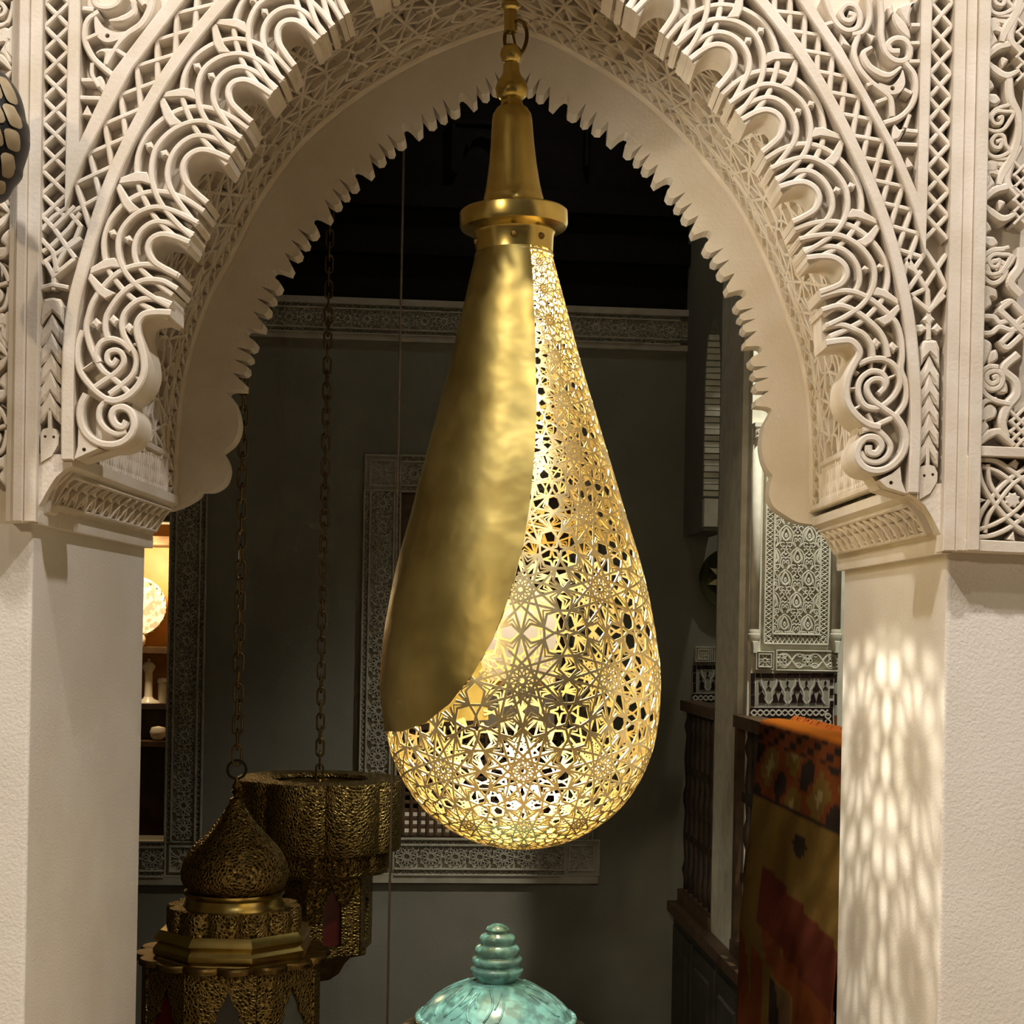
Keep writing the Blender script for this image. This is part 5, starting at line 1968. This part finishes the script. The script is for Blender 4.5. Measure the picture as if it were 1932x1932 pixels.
rug = empty('kilim_rug', WA((ku0 + ku1) / 2, kz0), 'rust and ochre flat-woven kilim hanging over the balustrade beside the right pier', 'rug')
kl = b.build('cloth', 'kilim', rug, True)
ca = kl.data.color_attributes.new('weave', 'FLOAT_COLOR', 'POINT')
buf = []
for i in range(NV + 1):
    for j in range(NU + 1):
        c = kcol(j / NU, i / NV)
        buf += [c[0], c[1], c[2], 1.0]
ca.data.foreach_set('color', buf)
so_ = kl.modifiers.new('thickness', 'SOLIDIFY')
so_.thickness = .004
b = MB()
rnd = random.Random(5)
for j in range(150):
    u = ku0 + (ku1 - ku0) * j / 149
    a = rnd.uniform(-.01, .01)
    b.tube([tuple(WA(u, railz + .004, -.05)), tuple(WA(u + a, railz + .014 + rnd.random() * .008, -.066)), tuple(WA(u + a * 2, railz + .002 + rnd.random() * .012, -.080))], .0028, 5)
b.build('fringe', 'orange_fringe', rug)['kind'] = 'stuff'

# lamp in the aisle that lights the carved panel
spot('aisle_spot', tuple(WP(p0 + .40, 1.95, .75)), tuple(WP(p0 + .14, .1, 0)), 205, 66, .9, .04, (1.0, .95, .80))
spot('back_wall_fill', (.15, 2.35, 3.6), (.0, 3.15, 1.8), 4.0, 120, .8, .05, (1.0, .93, .78))  # added fill grazing the back wall to bring out its relief
spot('bay_fill', (1.0, 2.55, 3.3), (.72, 3.1, 1.7), 26, 110, .8, .04, (1.0, .95, .80))  # added fill to brighten the reveal and wall of the far bay

# ------------------------------------------------------------------ hanging lanterns in the dim room
def link_mesh(name, half_len, half_w, wire):
    b = MB()
    pts = []
    for k in range(24):
        a = 2 * math.pi * k / 24
        c, s = math.cos(a), math.sin(a)
        pts.append((half_w * c, 0, (half_len - half_w) * (1 if s >= 0 else -1) + half_w * s))
    b.tube(pts, wire, 7, closed=True)
    me = bpy.data.meshes.new(name)
    me.from_pydata(b.v, [], b.f)
    me.materials.append(M['chain_brass'])
    me.polygons.foreach_set('use_smooth', [True] * len(me.polygons))
    return me


def hang_chain(parent, top, bottom, pitch, half_len, half_w, wire, tilt=0.0):
    me = link_mesh('chain_link', half_len, half_w, wire)
    top, bottom = Vector(top), Vector(bottom)
    n = int((top - bottom).length / pitch)
    base = parent.location
    r3 = random.Random(2)
    for i in range(n + 1):
        o = bpy.data.objects.new('chain_link', me)
        COL.objects.link(o)
        o.parent = parent
        o.location = bottom + (top - bottom) * (i * pitch / (top - bottom).length) - base
        o.rotation_euler = (0, 0, (math.pi / 2 if i % 2 else 0.35) + tilt * i + r3.uniform(-.12, .12))


def lobed(n, depth, ph=0):
    return lambda th, r, h: r * (1 - depth + depth * abs(math.cos((th + ph) * n / 2)) ** .5)


def ngon(n, ph=0):
    return lambda th, r, h: r * math.cos(math.pi / n) / math.cos(((th + ph) % (2 * math.pi / n)) - math.pi / n)


LOBE_WIN = [(-.40, 0), (.40, 0), (.40, .52), (.36, .60), (.40, .66), (.30, .74), (.22, .76), (.20, .84), (.10, .90), (0, 1.0), (-.10, .90), (-.20, .84), (-.22, .76), (-.30, .74), (-.40, .66), (-.36, .60), (-.40, .52)]


def face_plane(center, r_ap, ang):
    d = Vector((math.cos(ang), math.sin(ang), 0))
    pl_ = Plane(Vector(center) + d * r_ap, (-d.y, d.x, 0))
    if pl_.N.dot(d) < 0:
        pl_.N = -pl_.N
    return pl_


# --- onion-dome lantern
YD = 1.5
KD = (YD + 2.4) / F
DC = P(446, 1500, YD)


def dzv(y):
    return P(446 - .019 * (y - 1500), y, YD).z


dl = empty('dome_lantern', (DC.x, YD, dzv(2330)), 'brass onion-dome lantern with octagonal body hanging on a long chain left of the teardrop lantern', 'lantern')


def dlat(prof, name, m, seg=64, shape=None, smooth=True, angle=40, parent=None):
    b = MB()
    b.lathe((DC.x, YD, 0), (0, 0, 1), [(r * KD, dzv(y)) for r, y in prof][::-1], seg, shape)
    return b.build(name, m, parent or dl, smooth, angle)


b = MB()
b.tube([(DC.x + 17 * KD * math.cos(k * math.pi / 16), YD + .2 * 17 * KD * math.cos(k * math.pi / 16), dzv(1452) + 17 * KD * math.sin(k * math.pi / 16)) for k in range(32)], 2.6 * KD, 8, closed=True)
b.build('ring', 'iron', dl, True)
dlat([(0, 1466), (3, 1467), (4, 1474), (6, 1478), (9, 1484), (6, 1489), (11, 1493), (6, 1498), (5, 1503), (12, 1507), (13, 1512), (0, 1512)], 'finial', 'brass_dark', 24)
dlat([(12, 1511), (20, 1525), (31, 1543), (44, 1560), (60, 1576), (76, 1592), (88, 1608), (97, 1626), (101, 1644), (100, 1658), (94, 1670), (82, 1681), (60, 1688)], 'dome', 'brass_filigree', 72)
dlat([(84, 1680), (94, 1679), (94, 1684), (89, 1690), (91, 1700), (95, 1705), (95, 1709), (80, 1712)], 'neck_ring', 'brass', 72)
dlat([(80, 1708), (124, 1706), (127, 1712), (127, 1748), (110, 1752)], 'scalloped_tier', 'brass_filigree', 96, lobed(12, .12))
dlat([(110, 1746), (138, 1746), (148, 1757), (150, 1762), (143, 1770), (151, 1779), (151, 1788), (146, 1795), (150, 1802), (120, 1806)], 'octagon_cornice', 'brass', 64, ngon(8, .39), True, 25)
dlat([(120, 1800), (180, 1792), (183, 1796), (183, 1803), (150, 1812)], 'roof_plate', 'brass_dark', 96, lobed(16, .10, .2), True, 30)
# body: eight faces, lobed windows, corner pilasters
zt8, zb8 = dzv(1803), dzv(2250)
dlat([(150, 1803), (152, 2250)], 'core', 'glass_dark', 8, None, False)
for k in range(8):
    ang = -math.pi / 2 + .12 + k * math.pi / 4
    fp8 = face_plane((DC.x, YD, zb8), 158 * KD, ang)
    wd = 50 * KD
    hh_ = zt8 - zb8
    outer = [(-wd, 0), (wd, 0), (wd, hh_), (-wd, hh_)]
    hole = [(x * wd * 1.8, .44 * hh_ + y * hh_ * .49) for x, y in LOBE_WIN]
    f_ = MB().plate(fp8, outer, -.004, .004, holes=[hole]).build('window_panel', 'brass_filigree', dl)
    MB().plate(fp8, [(x * wd * 1.85, .43 * hh_ + y * hh_ * .51) for x, y in LOBE_WIN], -.010, -.006).build('pane', ('glass_dark', 'glass_pale', 'glass_dark', 'glass_red')[k % 4], f_)
    a2 = ang + math.pi / 8
    fp9 = face_plane((DC.x, YD, zb8), 166 * KD, a2)
    MB().plate(fp9, [(-15 * KD, 0), (15 * KD, 0), (15 * KD, hh_), (-15 * KD, hh_)], -.012, .006, bev=.002).build('pilaster', 'brass_filigree', dl)
dlat([(183, 2245), (183, 2262), (120, 2290), (30, 2325), (0, 2330)], 'bottom_cap', 'brass_filigree', 64, ngon(8, .39), True, 30)
hang_chain(dl, (DC.x, YD, ZC - .02), (DC.x, YD, dzv(1424)), 29 * KD, 19.5 * KD, 8.5 * KD, 2.3 * KD)

# --- wide scalloped drum lantern
YR = 2.2
KR = (YR + 2.4) / F
RC = P(601, 1560, YR)


def rzv(y):
    return P(601 - .019 * (y - 1560), y, YR).z


dr2 = empty('drum_lantern', (RC.x, YR, rzv(1850)), 'wide scalloped brass drum lantern with red and pale panes hanging behind the dome lantern', 'lantern')


def rlat(prof, name, m, seg=96, shape=None, smooth=True, angle=40):
    b = MB()
    b.lathe((RC.x, YR, 0), (0, 0, 1), [(r * KR, rzv(y)) for r, y in prof][::-1], seg, shape, cap=False)
    return b.build(name, m, dr2, smooth, angle)


rlat([(91, 1474), (93, 1467), (156, 1467), (158, 1471), (158, 1590), (155, 1597), (120, 1600)], 'drum', 'brass_filigree', 128, lobed(8, .09, .2))
rlat([(90, 1476), (60, 1480), (20, 1482), (0, 1482)], 'top_grille', 'brass_dark', 64)
rlat([(118, 1597), (134, 1597), (136, 1603), (136, 1634), (130, 1641), (92, 1645)], 'lower_tier', 'brass_filigree', 128, lobed(8, .09, .2))
for k in range(6):
    ang = -math.pi / 2 + .42 + k * math.pi / 3
    zt6, zb6 = rzv(1642), rzv(1786)
    fp6 = face_plane((RC.x, YR, zb6), 92 * KR, ang)
    wd = 52 * KR
    hh_ = zt6 - zb6
    hole = [(x * wd * .85, .12 * hh_ + y * hh_ * .76) for x, y in LOBE_WIN]
    f_ = MB().plate(fp6, [(-wd, 0), (wd, 0), (wd, hh_), (-wd, hh_)], -.004, .004, holes=[hole]).build('window_panel', 'brass_filigree', dr2)
    MB().plate(fp6, [(x * wd * .9, .11 * hh_ + y * hh_ * .78) for x, y in LOBE_WIN], -.010, -.006).build('pane', ('glass_red', 'glass_pale', 'glass_dark')[k % 3], f_)
    fp7 = face_plane((RC.x, YR, zb6), 105 * KR, ang + math.pi / 6)
    MB().plate(fp7, [(-5 * KR, 0), (5 * KR, 0), (5 * KR, hh_), (-5 * KR, hh_)], -.008, .004, bev=.002).build('corner_post', 'brass_dark', dr2)
rlat([(106, 1783), (108, 1788), (104, 1792), (74, 1800), (62, 1812), (50, 1832), (30, 1846), (0, 1850)], 'bottom_cap', 'brass_dark', 48, ngon(6, .42), True, 30)
hang_chain(dr2, (RC.x, YR, ZC - .02), (RC.x, YR, rzv(1458)), 24 * KR, 16.5 * KR, 7 * KR, 2.0 * KR)
b = MB()
b.tube([(RC.x, YR, rzv(1470)), (RC.x, YR, rzv(1482))], 5 * KR, 8)
b.build('chain_socket', 'brass_dark', dr2, True)

# --- plain cord
c0 = P(762, 270, 1.25)
b = MB()
b.tube([(c0.x, 1.25, ZC), (c0.x, 1.25, .02)], .0028, 8)
tag(b.build('cord', 'cord', None, True), 'thin plain cord hanging from ceiling to floor left of the teardrop lantern', 'cord')

# ------------------------------------------------------------------ leaded amber lamp at the left edge
YG = -0.16
KG = (YG + 2.4) / F
LG = empty('leaded_lamp', P(-38, 380, YG), 'dark leaded lamp with amber glass lobes, cut off by the left edge', 'lamp')
prof = [(6, 120), (40, 135), (57, 152), (72, 175), (80, 200), (84, 222), (90, 235), (91, 255), (91, 270), (86, 290), (80, 312), (78, 328), (64, 348), (54, 368), (38, 378), (12, 384)]
gx = P(-38, 250, YG)


def gz(y):
    return P(-38 - .019 * (y - 250), y, YG).z


b = MB()
b.lathe((gx.x, YG, 0), (0, 0, 1), [(r * KG, gz(y)) for r, y in cr(prof, 3)][::-1], 48)
b.build('shade', 'leading', LG, True)
# amber cells in rows
rr_ = np.array(cr(prof, 4))
for (ya, yb2) in ((156, 208), (211, 254), (259, 296), (302, 344), (350, 372)):
    ym = (ya + yb2) / 2
    nC = 5
    for k in range(nC):
        a0 = -math.pi / 2 + (k - 2) * .44 + .14
        pts = []
        hw_ = .20
        N_ = 14
        ring = []
        for i in range(N_):
            t = 2 * math.pi * i / N_
            cx_, cy_ = abs(math.cos(t)) ** .6 * math.copysign(1, math.cos(t)), abs(math.sin(t)) ** .6 * math.copysign(1, math.sin(t))
            y = ym + cy_ * (yb2 - ya) * .5
            a = a0 + cx_ * hw_ + .05 * math.sin(cy_ * 2)
            r = float(np.interp(y, rr_[:, 1], rr_[:, 0])) * KG + .0025
            ring.append(Vector((gx.x + r * math.cos(a), YG + r * math.sin(a), gz(y))))
        r0 = float(np.interp(ym, rr_[:, 1], rr_[:, 0])) * KG + .006
        cpt = Vector((gx.x + r0 * math.cos(a0), YG + r0 * math.sin(a0), gz(ym)))
        bb = MB()
        bb.add(ring + [cpt], [(i, (i + 1) % N_, N_) for i in range(N_)])
        bb.build('amber_pane', 'amber_glass', LG, True)
# wire hanger and pendant finial
b = MB()
b.tube([(gx.x, YG, gz(120)), (gx.x, YG, 3.4)], .004, 8)
b.build('hanger', 'iron', LG, True)
b = MB()
b.lathe((gx.x, YG, 0), (0, 0, 1), [(r * KG, gz(y)) for r, y in [(12, 382), (10, 400), (22, 430), (30, 470), (42, 500), (44, 520), (36, 545), (20, 560), (6, 575), (0, 590)]][::-1], 24)
b.build('pendant', 'leading', LG, True)
